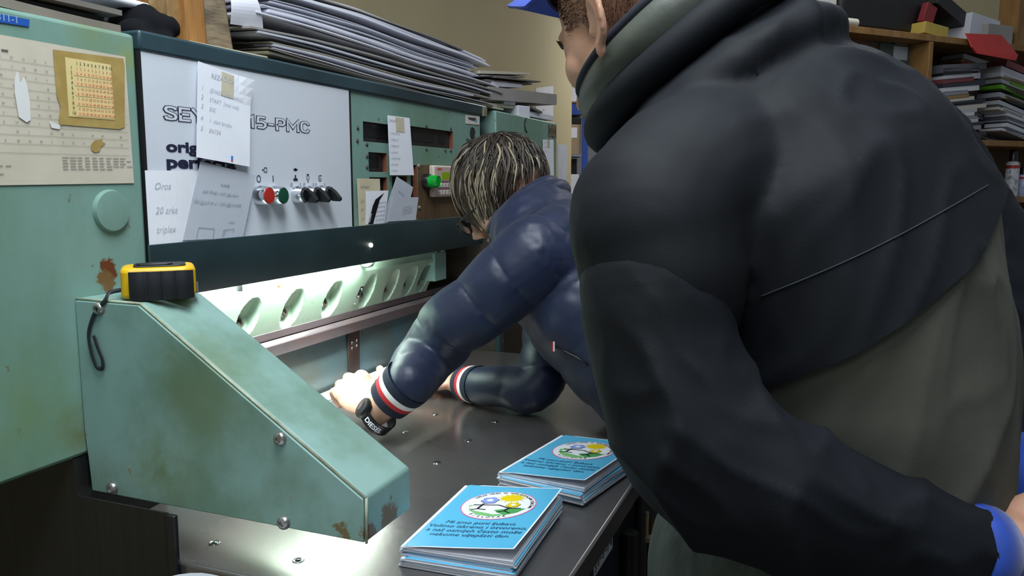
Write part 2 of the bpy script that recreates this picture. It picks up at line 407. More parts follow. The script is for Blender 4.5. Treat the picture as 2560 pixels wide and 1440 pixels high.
def outlined(st, x0, x1, z0, h):
    tot = sum(STROKES[c][0] for c in st); k = (x1 - x0) / tot; mb = MB(); x = 0.0
    for ch in st:
        w, pls = STROKES[ch]
        for lay, (wd, cut) in enumerate(((0.225, 0.0), (0.135, 0.045))):
            for pl_ in pls:
                P = [Vector((a, b)) for a, b in pl_]
                P[0] = P[0] + (P[0] - P[1]).normalized() * (0.06 - cut); P[-1] = P[-1] + (P[-1] - P[-2]).normalized() * (0.06 - cut)
                n_ = []
                for i, p in enumerate(P):          # mitred ribbon
                    d0 = (P[i] - P[i - 1]).normalized() if i else (P[1] - P[0]).normalized(); d1 = (P[i + 1] - P[i]).normalized() if i < len(P) - 1 else d0
                    tn = (d0 + d1); tn = tn.normalized() if tn.length > 1e-6 else d0; nr = Vector((-tn.y, tn.x)); c_ = max(0.45, nr.dot(Vector((-d0.y, d0.x)))); n_.append(nr * (wd / 2 / c_))
                for i in range(len(P) - 1):
                    q = [P[i] - n_[i], P[i + 1] - n_[i + 1], P[i + 1] + n_[i + 1], P[i] + n_[i]]
                    mb.add([(x0 + (x + p.x) * k, ly - 0.0003 * lay, z0 + p.y * h) for p in q], [(0, 1, 2, 3)], lay)
        x += w
    return mb
t = MB()
for st, xa_, xb_ in (('SEYPA', xs, at(578, 305).x), ('115-PMC', at(600, 320).x, xe)):
    o_ = outlined(st, xa_, xb_, zb, hh); n0 = len(t.v); t.v += o_.v; t.f += [[i + n0 for i in f] for f in o_.f]; t.m += o_.m
t.build('outlined_lettering', [M_ink, M_white], wp)
t = MB()
for st, y0, y1, x1 in (('original', 378, 358, 554), ('perfecta', 419, 396, 590)):
    o = at(416, y0); vs, fs, w = text_geo(st, 0.040, 0)
    k = (at(x1, y0).x - o.x) / w; kz = (at(416, y1).z - o.z) / 0.53
    t.add([(o.x + x * k, ly, o.z + y * kz) for x, y in vs], fs)
t.build('bold_lettering', M_ink, wp)
def ringpts(cx, cz, rx, rz, n=20): return [(cx + rx * math.cos(2 * math.pi * i / n), cz + rz * math.sin(2 * math.pi * i / n)) for i in range(n)]
def ring(mb, cx, cz, rx, rz, w, n=20, a0=0, a1=2 * math.pi, y=ly):
    vs = []
    for i in range(n + 1):
        th = a0 + (a1 - a0) * i / n
        vs += [(cx + rx * math.cos(th), y, cz + rz * math.sin(th)), (cx + (rx - w) * math.cos(th), y, cz + (rz - w) * math.sin(th))]
    mb.add(vs, [(2 * i, 2 * i + 1, 2 * i + 3, 2 * i + 2) for i in range(n)])
t = MB(); p = at(647, 447); ring(t, p.x, p.z, 0.0055, 0.0062, 0.0016); t.build('button_symbol', M_ink, wp)
t = MB(); p = at(683, 447); t.box(p.x - 0.0009, p.x + 0.0009, ly, ly + 0.0003, p.z - 0.0055, p.z + 0.0055); t.build('button_symbol', M_ink, wp)
t = MB(); p = at(664, 425); ring(t, p.x, p.z, 0.0055, 0.006, 0.0018, 4, math.pi / 4, 2 * math.pi + math.pi / 4); t.box(p.x - 0.0085, p.x - 0.005, ly, ly + 0.0003, p.z - 0.0012, p.z + 0.0012); t.build('button_symbol', M_ink, wp)
t = MB(); p = at(739, 424); t.box(p.x - 0.006, p.x + 0.006, ly, ly + 0.0003, p.z - 0.0012, p.z + 0.0012); t.box(p.x - 0.0022, p.x + 0.0022, ly, ly + 0.0003, p.z - 0.0026, p.z + 0.0026); t.build('button_symbol', M_ink, wp)
t = MB(); p = at(739, 446); t.box(p.x - 0.006, p.x + 0.006, ly, ly + 0.0003, p.z - 0.0045, p.z); t.box(p.x - 0.0018, p.x + 0.0018, ly, ly + 0.0003, p.z, p.z + 0.006); t.build('button_symbol', M_ink, wp)
t = MB(); p = at(770, 444); ring(t, p.x, p.z, 0.0042, 0.0055, 0.0013); t.box(p.x - 0.003, p.x + 0.003, ly, ly + 0.0003, p.z + 0.005, p.z + 0.0065); t.box(p.x - 0.002, p.x + 0.002, ly, ly + 0.0003, p.z - 0.0085, p.z - 0.0075); t.build('button_symbol', M_ink, wp)
t = MB(); p = at(800, 446); ring(t, p.x, p.z, 0.0048, 0.006, 0.0015, 18, math.pi / 2, 2 * math.pi); t.box(p.x, p.x + 0.0055, ly, ly + 0.0003, p.z + 0.0045, p.z + 0.006); ring(t, p.x, p.z, 0.0014, 0.0014, 0.0012, 8); t.build('button_symbol', M_ink, wp)
for px in (729, 761, 790):
    t = MB(); p = at(px, 463); ring(t, p.x, p.z, 0.003, 0.0036, 0.0009, 14); t.build('button_symbol', M_ink, wp)
    t = MB(); p = at(px + 22, 462); t.box(p.x - 0.0005, p.x + 0.0005, ly, ly + 0.0003, p.z - 0.003, p.z + 0.003); t.build('button_symbol', M_ink, wp)
def pushbutton(px, py, m, nm):
    c = onY(px, py, FY - 0.003)
    b = MB()
    b.lathe([(0.0172, 0.0), (0.0172, 0.003), (0.0160, 0.016), (0.0142, 0.021), (0.0128, 0.0205)], c, (0, -1, 0), 36, 0, cap=False)
    b.lathe([(0.0131, 0.019), (0.0128, 0.0222), (0.0, 0.0226)], c, (0, -1, 0), 36, 1, cap=False)
    b.build(nm, [M_chrome, m], wp, smooth=True, auto=50)
pushbutton(648, 489, M_red, 'stop_button'); pushbutton(684, 489, M_grn, 'start_button')
sel = None
for px, py in ((741, 487), (772, 486), (801, 484)):
    c = onY(px, py, FY - 0.003)
    b = MB()
    b.lathe([(0.0165, 0.0), (0.0165, 0.003), (0.0150, 0.014), (0.0138, 0.019), (0.0128, 0.0185)], c, (0, -1, 0), 32, 0, cap=False)
    b.lathe([(0.0128, 0.0185), (0.0122, 0.0235), (0.0, 0.0235)], c, (0, -1, 0), 32, 1, cap=False)
    # pointer grip: a wedge-shaped bar across the knob, turned a little
    ca, sa = math.cos(math.radians(28)), math.sin(math.radians(28))
    al = Vector((-sa, 0, ca)); ac = Vector((ca, 0, sa)); out = Vector((0, -1, 0)); q = c + out * 0.023
    prof = [al * 0.012, al * 0.0125 + out * 0.004, al * 0.003 + out * 0.013, al * -0.010 + out * 0.019, al * -0.0145 + out * 0.018, al * -0.0135]
    b.prism([q + v - ac * 0.0036 for v in prof], ac * 0.0072, 1)
    b.build('selector_knob', [M_chrome, M_bplast], wp, smooth=True, auto=35)
# green instrument panel with cut-outs
def holed_panel(mb, x0, x1, z0, z1, holes, y, d, m=0, mw=1):
    X = sorted({x0, x1} | {h[0] for h in holes} | {h[1] for h in holes}); Z = sorted({z0, z1} | {h[2] for h in holes} | {h[3] for h in holes})
    for i in range(len(X) - 1):
        for j in range(len(Z) - 1):
            cx, cz = (X[i] + X[i + 1]) / 2, (Z[j] + Z[j + 1]) / 2
            if any(h[0] < cx < h[1] and h[2] < cz < h[3] for h in holes): continue
            mb.add([(X[i], y, Z[j]), (X[i + 1], y, Z[j]), (X[i + 1], y, Z[j + 1]), (X[i], y, Z[j + 1])], [(0, 1, 2, 3)], m)
    for a, b, c, e in holes:
        for q in ([(a, c), (b, c)], [(b, c), (b, e)], [(b, e), (a, e)], [(a, e), (a, c)]):
            (xa, za), (xb, zb_) = q
            mb.add([(xa, y, za), (xb, y, zb_), (xb, y + d, zb_), (xa, y + d, za)], [(0, 1, 2, 3)], mw)
def rect(pxa, pya, pxb, pyb):
    a = F(pxa, pya); b = F(pxb, pyb); return (a.x, b.x, b.z, a.z)
hA = (F(907, 303).x, F(1008, 320).x, F(907, 353).z, F(907, 303).z)
hB = (F(1018, 320).x, F(1132, 330).x, F(1132, 372).z, F(1132, 330).z + 0.001)
hC = (F(921, 380).x, F(967, 382).x, F(921, 429).z, F(921, 380).z)
hD = (F(923, 443).x, F(968, 443).x, F(923, 500).z, F(923, 443).z)
hE = (F(980, 441).x, F(1017, 441).x, F(980, 540).z, F(980, 441).z)
hF = (F(1026, 412).x, F(1041, 412).x, F(1026, 545).z, F(1026, 412).z)
gp = MB(); holed_panel(gp, 1.3885, XR, ZP0 - 0.01, ZP1, [hA, hB, hC, hD, hE, hF], FY, 0.0115)
gpo = gp.build('instrument_panel', [M_green, M_rim], cutter, label='mint green instrument panel with empty display windows')
for h in (hA, hB, hC):
    g = MB(); x0, x1, z0, z1 = h; w = 0.012; y = FY + 0.0095
    g.box(x0 + 0.002, x1 - 0.002, y, y + 0.002, z0 + 0.002, z1 - 0.002, 0)
    n = 2 if h is hB else 1
    zc0, zc1 = z0 + (z1 - z0) * 0.25, z1 - (z1 - z0) * 0.25
    if h is hB: segs = [(x0 + (x1 - x0) * 0.15, x0 + (x1 - x0) * 0.62), (x0 + (x1 - x0) * 0.76, x0 + (x1 - x0) * 0.88)]
    else: segs = [(x0 + (x1 - x0) * 0.08, x0 + (x1 - x0) * 0.72)]
    for s0, s1 in segs: g.box(s0, s1, y - 0.001, y, zc0, zc1, 1)
    g.build('display_window', [mat('smoked_glass', '#2b2a2c', rough=0.25), M_black], gpo)
for h in (hD, hE, hF):
    x0, x1, z0, z1 = h; MB().box(x0, x1, FY + 0.0105, FY + 0.0118, z0, z1).build('slot_backing', M_black, gpo)
scr = None
for px, py in ((894, 320), (893, 352), (917, 361), (917, 391), (917, 418), (1066, 315), (1066, 373), (1113, 376), (1127, 377), (1127, 322), (1162, 373), (1167, 348), (1172, 350), (1193, 350)):
    p = F(px, py)
    if scr is None: scr = MB().lathe([(0.0045, 0.0), (0.0045, 0.001), (0.003, 0.0022), (0.0, 0.0024)], p, (0, -1, 0), 12).build('panel_screw', mat('dull_screw', '#5d5a50', '#44413a', scale=300, rough=0.5, metal=0.5), gpo, smooth=True); scy = scr['wloc'][1]
    else: dup(scr, (p.x, scy, p.z), gpo)
p = F(1181, 333); MB().lathe([(0.0165, 0.0), (0.0165, 0.001), (0.0150, 0.0016), (0.0145, 0.0006), (0.0, 0.0012)], p, (0, -1, 0), 30).build('round_lens', mat('dark_lens', '#2c3233', rough=0.3), gpo, smooth=True, auto=40)
lb = MB(); q = [F(1163, 287, -0.001), F(1199, 291, -0.001), F(1198, 312, -0.001), F(1163, 309, -0.001)]
lb.prism(q, (0, -0.0004, 0)); q2 = [F(1170, 293, -0.0016), F(1190, 295, -0.0016), F(1190, 304, -0.0016), F(1182, 302, -0.0016), F(1172, 299, -0.0016)]; lb.poly(q2, 1)
q3 = [F(1184, 303, -0.0017), F(1193, 297, -0.0017), F(1193, 307, -0.0017)]; lb.poly(q3, 2)
lb.build('torn_label', [mat('label_white', '#d9cfc8', rough=0.6), mat('label_dark', '#3a3f45', rough=0.6), mat('label_blue', '#6fa3b8', rough=0.6)], gpo)
# bronze plate, controller, pilot lamp
bx0, bx1 = F(1041, 412).x, F(1178, 420).x; bz1 = F(1041, 411).z
bp_ = MB().box(bx0, bx1, FY - 0.003, FY + 0.001, ZP0 - 0.005, bz1).build('bronze_plate', M_bronze, cutter, bevel=0.0008)
for px, py in ((1046, 415), (1048, 519)):
    p = F(px, py, -0.003); MB().lathe([(0.005, 0), (0.005, 0.0015), (0.003, 0.003), (0, 0.0032)], p, (0, -1, 0), 12).build('screw', M_screw, bp_, smooth=True)
c = F(1063, 454, -0.003)
lamp = MB()
lamp.lathe([(0.0185, 0), (0.0185, 0.010), (0.017, 0.014)], c, (0, -1, 0), 30, 0)
lamp.lathe([(0.0155, 0.014), (0.0150, 0.030), (0.0135, 0.036), (0.0128, 0.0345), (0.0, 0.0350)], c, (0, -1, 0), 30, 1)
lamp.build('pilot_lamp', [M_bplast, mat('green_lens', '#0c8f2c', '#17a838', scale=60, rough=0.12, emit=0.03)], bp_, smooth=True, auto=40)
k0, k1, k2, k3 = F(1087, 413, -0.02), F(1159, 417, -0.02), F(1159, 487, -0.02), F(1088, 493, -0.02)
kx0, kx1, kz0, kz1 = k0.x, k1.x, k3.z, k0.z
ctl = MB().box(kx0, kx1, FY - 0.018, FY - 0.003, kz0, kz1).build('operator_terminal', mat('terminal_beige', '#cdbdb0', '#c2b3a6', scale=20, rough=0.5), bp_, bevel=0.004, label='beige keypad terminal with green display')
W_, H_ = kx1 - kx0, kz1 - kz0; ky = FY - 0.0182
def K(u, v): return (kx0 + W_ * u, kz0 + H_ * v)
d = MB()
def kr(u0, u1, v0, v1, m, y=0.0): (a, b_), (a2, b2) = K(u0, v0), K(u1, v1); d.box(a, a2, ky - y - 0.0004, ky - y, b_, b2, m)
kr(0.06, 0.985, 0.06, 0.95, 0); kr(0.24, 0.70, 0.56, 0.79, 1, 0.0004)
kr(0.10, 0.98, 0.46, 0.52, 2, 0.0004); kr(0.10, 0.98, 0.24, 0.30, 2, 0.0004); kr(0.70, 0.985, 0.30, 0.90, 3, 0.0004); kr(0.70, 0.985, 0.08, 0.28, 5, 0.0004)
for r_, (va, vb) in enumerate(((0.32, 0.45), (0.09, 0.22))):
    for c_ in range(6): kr(0.11 + c_ * 0.1, 0.19 + c_ * 0.1, va, vb, 4, 0.0008)
for r_, row in enumerate(('12345', '67890')):
    for c_, ch in enumerate(row):
        xx, zz = K(0.15 + c_ * 0.1, 0.345 if r_ == 0 else 0.115); d.text(ch, (xx, ky - 0.0016, zz), U, VV, H_ * 0.11, 6, 'C', 0.02)
kr(0.10, 0.24, 0.86, 0.91, 7, 0.0004)
for vv in (0.62, 0.80): kr(0.74, 0.78, vv, vv + 0.04, 4, 0.0008)
d.v = d.v
d.build('keypad_face', [mat('kp_pink', '#c9ada2', rough=0.5), mat('lcd_green', '#7f9b12', rough=0.3, emit=0.10), mat('kp_maroon', '#7d5264', rough=0.5), mat('kp_purple', '#5d4a74', rough=0.5), mat('kp_key', '#d8d2cc', rough=0.5),
    mat('kp_lilac', '#a58fb0', rough=0.5), M_black, mat('kp_red', '#c8483e', rough=0.5)], ctl)
# dark rail with the lamp behind it
rail = MB(); prof = [(0.886, ZP0), (0.886, 1.2405), (0.8990, 1.2015), (0.9020, 1.2015), (0.8895, 1.2425), (0.8895, ZP0)]
rail.prism([(0.850, y, z) for y, z in prof], (XR + 0.03 - 0.850, 0, 0))
rl = rail.build('lamp_rail', M_rail, cutter, bevel=0.001)
led = onY(928, 613, 0.8855)
MB().lathe([(0.0042, 0), (0.0042, 0.0012), (0.003, 0.0022), (0.0, 0.0024)], led, (0, -1, 0), 16).build('indicator_light', mat('led_white', '#fffdf5', emit=18), rl, smooth=True)
TX0, TX1 = 0.98, 1.50
MB().tube([(TX0, 0.9120, 1.2125), (TX1, 0.9120, 1.2125)], 0.0070, 14).build('light_tube', mat('tube_glow', '#f2fff8', emit=190), rl, smooth=True, auto=60)
MB().box(TX0 - 0.03, TX1 + 0.03, 0.9030, 0.932, 1.226, 1.262).build('lamp_holder', M_bplast, rl)
p = onY(595, 722, 0.928); MB().tube([(p.x, 0.925, 1.235), (p.x, 0.925, p.z - 0.004)], 0.0055, 10).build('lamp_switch', M_bplast, rl, smooth=True, auto=50)
p = onY(921, 661, 0.925); MB().lathe([(0.017, 0.012), (0.017, 0.002), (0.012, -0.006), (0.004, -0.009), (0.0, -0.009)], (p.x, 0.928, p.z + 0.002), (0, 0, 1), 24).build('lamp_socket', mat('glass_socket', '#9aa39c', rough=0.15, metal=0.4), rl, smooth=True, auto=50)
# clamp beam: upright face above, undercut slope with milled bolt pockets below
CX0, CX1 = 0.87, 1.845
T0, T1 = Vector((0.938, 1.1785)), Vector((0.979, 1.0880))       # slope top / bottom in (y, z)
sl = (T1 - T0); sln = Vector((-sl.y, sl.x)).normalized(); sln = sln if sln.x > 0 else -sln   # pointing into the beam
pock = [1.135, 1.262, 1.396, 1.533, 1.636, 1.727, 1.80]
def slope(u, v):
    x = CX0 + (CX1 - CX0) * u
    q = T0 + sl * v
    dep = 0.0
    for i, cx in enumerate(pock):
        w = 0.029 if i < 3 else 0.025
        a = (x - cx) / w; b_ = (v - 0.56) / 0.44
        r = math.sqrt(a * a + b_ * b_)
        if r < 1.0: dep = max(dep, (0.008 + 0.022 * v) * min(1.0, (1.0 - r) / 0.16) ** 0.6)
    q = q + sln * dep
    return (x, q.x, q.y)
cl = MB(); cl.grid(slope, 390, 34, 0)
cl.box(CX0, CX1, 0.944, 1.05, 1.176, 1.262, 0)
cl.prism([(CX0, T1.x, T1.y), (CX0, 1.04, T1.y), (CX0, 1.04, 1.176), (CX0, 0.99, 1.176)], (CX1 - CX0, 0, 0), 0)
cl.prism([(CX1, 0.942, 1.19), (CX1, T1.x, T1.y + 0.005), (CX1, 1.04, T1.y + 0.005), (CX1, 1.04, 1.19)], (0.004, 0, 0), 0)
clo = cl.build('clamp_beam', M_clamp, cutter, smooth=True, auto=35)
bolt = None
for i, cx in enumerate(pock):
    q = T0 + sl * 0.72 + sln * 0.016; p = Vector((cx - 0.004, q.x, q.y))
    if bolt is None:
        bolt = MB().lathe([(0.011, -0.006), (0.011, 0.004), (0.0095, 0.006), (0.0055, 0.0062), (0.005, 0.002), (0.0, 0.002)], p, (0, -0.8, 0.35), 20).build('clamp_bolt', mat('dirty_bolt', '#8d857c', '#4d463f', scale=120, rough=0.35, metal=0.8), clo, smooth=True, auto=40); bw = Vector(bolt['wloc']) - p
    else: dup(bolt, p + bw, clo)
# worn casting patch with a screw, and the hanging hinge bracket
pa = onY(700, 720, 0.952); ptch = MB(); ptch.prism([(pa.x - 0.004, 0.9475, 1.19), (pa.x + 0.030, 0.9475, 1.20), (pa.x + 0.024, 0.940, 1.178), (pa.x + 0.012, 0.952, 1.153), (pa.x - 0.012, 0.952, 1.155)], (0, -0.002, 0))
ptch.build('worn_patch', mat('bare_filler', '#c9cfc4', '#8f8a78', scale=60, rough=0.6, lo=0.5, hi=0.62), clo)
sp = onY(699, 713, 0.944); MB().lathe([(0.006, 0), (0.006, 0.002), (0.003, 0.003), (0, 0.002)], sp, (0, -1, 0), 12).build('rusty_screw', mat('rusty_screw', '#7a4a22', '#3a2a1c', scale=150, rough=0.6, metal=0.3), clo, smooth=True)
h0, h1 = onY(905, 715, 0.955), onY(880, 768, 0.978); hb = MB()
hb.obox((h0 + h1) / 2, Vector((0.0065, 0, 0)), Vector((0, 0.0015, 0.001)), (h1 - h0) / 2); hb.build('hinge_bracket', mat('dark_bracket', '#4a4440', '#2f2b29', scale=60, rough=0.4, metal=0.6), clo, bevel=0.001)
for tt in (0.15, 0.5, 0.85):
    p = h0.lerp(h1, tt) + Vector((0, -0.0025, 0)); MB().lathe([(0.003, 0), (0.002, 0.002), (0, 0.0024)], p, (0, -1, 0), 10).build('rivet', M_screw, clo, smooth=True)
# clamp end bracket
eb = MB(); eb.box(CX1 - 0.03, CX1 + 0.035, 0.936, 1.04, 1.118, 1.19); eb.build('end_bracket', M_green, cutter, bevel=0.002)
MB().lathe([(0.0, -0.02), (0.02, -0.02), (0.022, 0.0), (0.022, 0.012), (0, 0.014)], (CX1 + 0.03, 0.96, 1.20), (0, 0, 1), 20).build('guide_bush', M_screw, cutter, smooth=True, auto=40)
# knife holder, knife, back gauge, leather strip
MB().box(CX0, 2.03, 0.978, 1.03, 1.0735, 1.0885).build('knife_holder', M_holder, cutter, bevel=0.001)
kn = MB(); kn.prism([(CX0, 0.9785, 1.0715), (CX0, 0.9735, 1.0640), (CX0, 0.9725, 1.0620), (CX0, 0.983, 1.038), (CX0, 1.0, 1.0385), (CX0, 1.0, 1.0715)], (2.03 - CX0, 0, 0))
kn.build('knife', M_steel, cutter)
gau = MB().box(CX0, 2.03, 1.0, 1.012, 0.914, 1.0715).build('back_gauge', M_gauge, cutter)
MB().box(CX0, 2.03, 0.989, 1.014, 0.902, 0.9125).build('gauge_foot_bar', M_steel, cutter, bevel=0.001)
s0, s1, s2 = onY(868, 838, 0.997), onY(900, 836, 0.997), onY(885, 966, 0.997)
st = MB(); zt, zb2 = 1.036, 0.911; xa, xb = s0.x, s1.x - 0.004; cxs = (xa + xb) / 2; rr = (xb - xa) / 2
poly = [(xa, 0.998, zt), (xb, 0.998, zt), (xb - 0.002, 0.998, zb2 + rr)] + [(cxs + (rr - 0.002) * math.cos(-i * math.pi / 8), 0.998, zb2 + rr + (rr) * math.sin(-i * math.pi / 8)) for i in range(1, 8)] + [(xa + 0.002, 0.998, zb2 + rr)]
st.prism(poly, (0, -0.003, 0)); stp = st.build('gauge_strap', M_leather, cutter, bevel=0.0008)
rv = None
for x_, z_ in ((cxs - 0.010, 1.010), (cxs + 0.010, 1.012), (cxs - 0.010, 0.998), (cxs + 0.010, 1.0), (cxs - 0.011, 0.932), (cxs + 0.010, 0.936)):
    p = Vector((x_, 0.995, z_))
    if rv is None: rv = MB().lathe([(0.0035, 0), (0.003, 0.0012), (0.0, 0.002)], p, (0, -1, 0), 12).build('rivet', M_chrome, stp, smooth=True); ry = rv['wloc'][1]
    else: dup(rv, (x_, ry, z_), stp)
# right end of the throat and the right cabinet
MB().box(2.03, 2.05, 0.86, 1.5, 0.862, 1.262).build('throat_side', mat('brown_steel_side', '#5f574f', '#4e463f', scale=6, rough=0.35, metal=0.6, stretch=(1, 1, 5)), cutter)
MB().box(2.028, 2.056, 0.845, 0.862, 0.55, 1.20).build('side_post', M_dteal, cutter, bevel=0.002)
MB().box(2.05, 2.64, 0.95, 1.5, 0.0, 1.55).build('dark_recess', M_dark, cutter)
MB().box(2.05, 2.64, 0.87, 0.95, 0.0, 0.98).build('right_base', M_dark, cutter, bevel=0.004)
rcab = MB().box(F(1240, 300).x, F(1392, 330).x, FY, 1.5, 0.98, F(1240, 275).z - 0.001).build('motor_cabinet', M_green, cutter, bevel=0.004, label='mint green cabinet at the far end')
nb = MB(); a, b2 = F(1371, 311, -0.001), F(1391, 343, -0.001)
nb.box(a.x, b2.x - 0.004, FY - 0.0016, FY - 0.0002, F(1380, 343).z, F(1380, 309).z - 0.006, 0)
cxn, czn = (a.x + b2.x) / 2 - 0.002, (F(1380, 343).z + F(1380, 309).z) / 2 - 0.003
ring(nb, cxn, czn, 0.012, 0.016, 0.004, 16, y=FY - 0.002); nb.m[-16:] = [1] * 16
for sx in (-1, 1):
    for sz in (-1, 1): ring(nb, cxn + sx * 0.022, czn + sz * 0.018, 0.008, 0.009, 0.003, 8, y=FY - 0.002); nb.m[-8:] = [2] * 8
nb.build('ornate_plate', [mat('plate_grey', '#5d584c', '#46423a', scale=60, rough=0.5), mat('plate_gold', '#a5813c', rough=0.5), mat('plate_pale', '#b5ae9c', rough=0.5)], rcab)
w_ = MB(); pts = [F(1316, 295, -0.002), F(1312, 305, -0.002), F(1312, 315, -0.002), F(1314, 325, -0.002), F(1318, 331, -0.002)]
w_.tube(pts, 0.0015, 6).build('hanging_wire', M_black, rcab)
# bits hanging in the gap between the panel and the far cabinet
g0 = MB(); g0.tube([onY(1232, 300, 0.93), onY(1236, 325, 0.93), onY(1240, 345, 0.93), onY(1238, 365, 0.93)], 0.006, 8); g0.build('cable', mat('grey_cable', '#7d8078', rough=0.5), cutter, smooth=True)
MB().box(XR + 0.03, F(1240, 300).x - 0.01, 0.935, 0.95, 1.36, 1.46).build('junction_box', M_bplast, cutter, bevel=0.002)
# sensor arm over the table
AX0, AX1 = 0.7365, 0.843
prof = [(0.900, 1.2224), (0.791, 1.2218), (0.4725, 1.0180), (0.4725, 0.9645), (0.892, 0.9660), (0.900, 0.9660)]
ap = [(0.900, 1.2224), (0.791, 1.2218), (0.4725, 1.0185), (0.4725, 0.9645), (0.900, 0.9645)]
arm = MB(); arm.prism([(AX0 + 0.0045, y, z) for y, z in ap], (AX1 - AX0 - 0.0045, 0, 0))
armo = arm.build('sensor_arm', M_armgreen, cutter, bevel=0.004, seg=3, label='mint green boxed arm slanting down over the table')
side = MB(); q = [(0.8985, 1.2195), (0.7915, 1.2190), (0.4745, 1.0165), (0.4745, 0.9655), (0.8925, 0.9655), (0.8945, 1.00), (0.8985, 1.05)]
side.prism([(AX0, y, z) for y, z in q], (0.004, 0, 0)); so = side.build('side_plate', M_armgreen, armo, bevel=0.0012)
edge = MB()
for (y0, z0), (y1, z1) in zip(ap[:3], ap[1:4]): edge.tube([(AX0 + 0.0035, y0 - 0.0005, z0 - 0.0012), (AX0 + 0.0035, y1 + 0.0006, z1 - 0.0008)], 0.0017, 8)
edge.build('highlight_bead', mat('edge_highlight', '#a9b39a', '#8b8670', scale=40, rough=0.5), armo, smooth=True)  # pale colour paints the highlight along the arm's edge groove
bt = None
for px, py in ((249, 771), (283, 1222), (702, 1096), (711, 1306)):
    p = onX(px, py, AX0)
    if px == 283 : p.z += 0.001
    if bt is None:
        bt = MB().lathe([(0.0084, 0.0), (0.0084, 0.0015), (0.0074, 0.0045), (0.0050, 0.0060), (0.0038, 0.0060), (0.0034, 0.0035), (0.0, 0.0035)], p, (-1, 0, 0), 24).build('socket_screw', M_screw, so, smooth=True, auto=40); btx = bt['wloc'][0]
    else: dup(bt, (btx, p.y, p.z), so)
# sticker on the apron under the table edge
stk = MB(); a0, a1 = onY(1487, 1432, 0.2845), onY(1531, 1328, 0.2845)
stk.box(a0.x - 0.006, a1.x, 0.2838, 0.2848, a1.z - 0.026, a1.z + 0.002, 0)
zz = a1.z - 0.012
xx = a0.x
def bar(x0, x1, z0, z1): stk.box(x0, x1, 0.2834, 0.2838, z0, z1, 1)
L_ = a1.x - a0.x
for i in range(3): stk.text('0', (xx + L_ * (0.12 + 0.27 * i), 0.2835, zz - 0.006), U, VV, 0.017, 1, 'L', 0.01); bar(xx + L_ * (0.26 + 0.27 * i), xx + L_ * (0.33 + 0.27 * i), zz - 0.001, zz + 0.001)
stk.text('B', (xx + L_ * 0.86, 0.2835, zz - 0.006), U, VV, 0.017, 1, 'L', 0.01)
stk.text('S', (xx - 0.002, 0.2835, zz - 0.009), U, VV, 0.019, 1, 'L', 0.01)
stk.build('marking_sticker', [M_paper, M_black], apron)
# levers and hoses hanging below the table edge
for i, (px, py0, py1, r, m_) in enumerate(((1617, 1280, 1345, 0.004, '#b8ab8a'), (1600, 1250, 1440, 0.009, '#2a2622'), (1630, 1300, 1500, 0.008, '#6b5324'), (1575, 1330, 1500, 0.014, '#141312'))):
    a, b2 = onY(px, py0, 0.272), onY(px - 4, py1, 0.272); a.x = b2.x = max(a.x, 0)
    mb = MB(); mb.tube([a, a.lerp(b2, 0.5), b2], r, 10)
    if i == 0: mb.box(b2.x - 0.008, b2.x + 0.008, 0.262, 0.282, b2.z - 0.008, b2.z)
    mb.build('hanging_lever', mat('lever_%d' % i, m_, rough=0.5), cutter, smooth=True, auto=40)
# embossed blue label on the left cabinet
bl = MB(); q = [F(-14, 33, -0.0008), F(73, 49, -0.0008), F(72, 67, -0.0008), F(-14, 54, -0.0008)]; bl.prism(q, (0, -0.0006, 0))
o = F(-8, 50, -0.0018); e = F(30, 58, -0.0018); uu = (F(70, 60, 0) - F(0, 47, 0)).normalized()
bl.text('311-1', o + Vector((0, 0, 0.0006)), uu, VV, 0.0118, 1, 'L', 0.01)
bl.build('embossed_label', [mat('label_tape_blue', '#2356a8', rough=0.35), mat('emboss_white', '#8fa7cf', rough=0.5)], cab)
# ================================================================ papers fixed to the machine
def bil(c, u, v): return (c[0] * (1 - u) + c[1] * u) * v + (c[3] * (1 - u) + c[2] * u) * (1 - v)
def surf(corners, curl=None, nrm=Vector((0, -1, 0))):
    def fn(u, v): 
        p = bil(corners, u, v)
        return p + nrm * (curl(u, v) if curl else 0.0)
    return fn
def put(mb, fn, nrm, pts, off, m):      # flat print: a polygon in sheet coordinates
    mb.poly([fn(u, v) + nrm * off for u, v in pts], m)
def putline(mb, fn, nrm, a, b, w, off, m, asp=1.0):
    du, dv = (b[0] - a[0]) * asp, b[1] - a[1]; l = math.hypot(du, dv) or 1; tu, tv = -dv / l * w / 2 / asp, du / l * w / 2
    n = max(1, int(l / 0.12))
    for i in range(n):
        p = (a[0] + (b[0] - a[0]) * i / n, a[1] + (b[1] - a[1]) * i / n); q = (a[0] + (b[0] - a[0]) * (i + 1) / n, a[1] + (b[1] - a[1]) * (i + 1) / n)
        put(mb, fn, nrm, [(p[0] - tu, p[1] - tv), (q[0] - tu, q[1] - tv), (q[0] + tu, q[1] + tv), (p[0] + tu, p[1] + tv)], off, m)
def puttext(mb, fn, nrm, st, u0, v0, size, off, m, asp=1.0, rot=0.0, bold=0.0, shear=0.0, align='L'):
    """asp = sheet width / height; size in sheet heights"""
    vs, fs, w = text_geo(st, bold, shear); ca, sa = math.cos(rot), math.sin(rot); dx = {'L': 0, 'C': -w / 2, 'R': -w}[align]
    mb.add([fn(u0 + ((x + dx) * ca - y * sa) * size / asp, v0 + ((x + dx) * sa + y * ca) * size) + nrm * off for x, y in vs], fs, m)
NY = Vector((0, -1, 0))
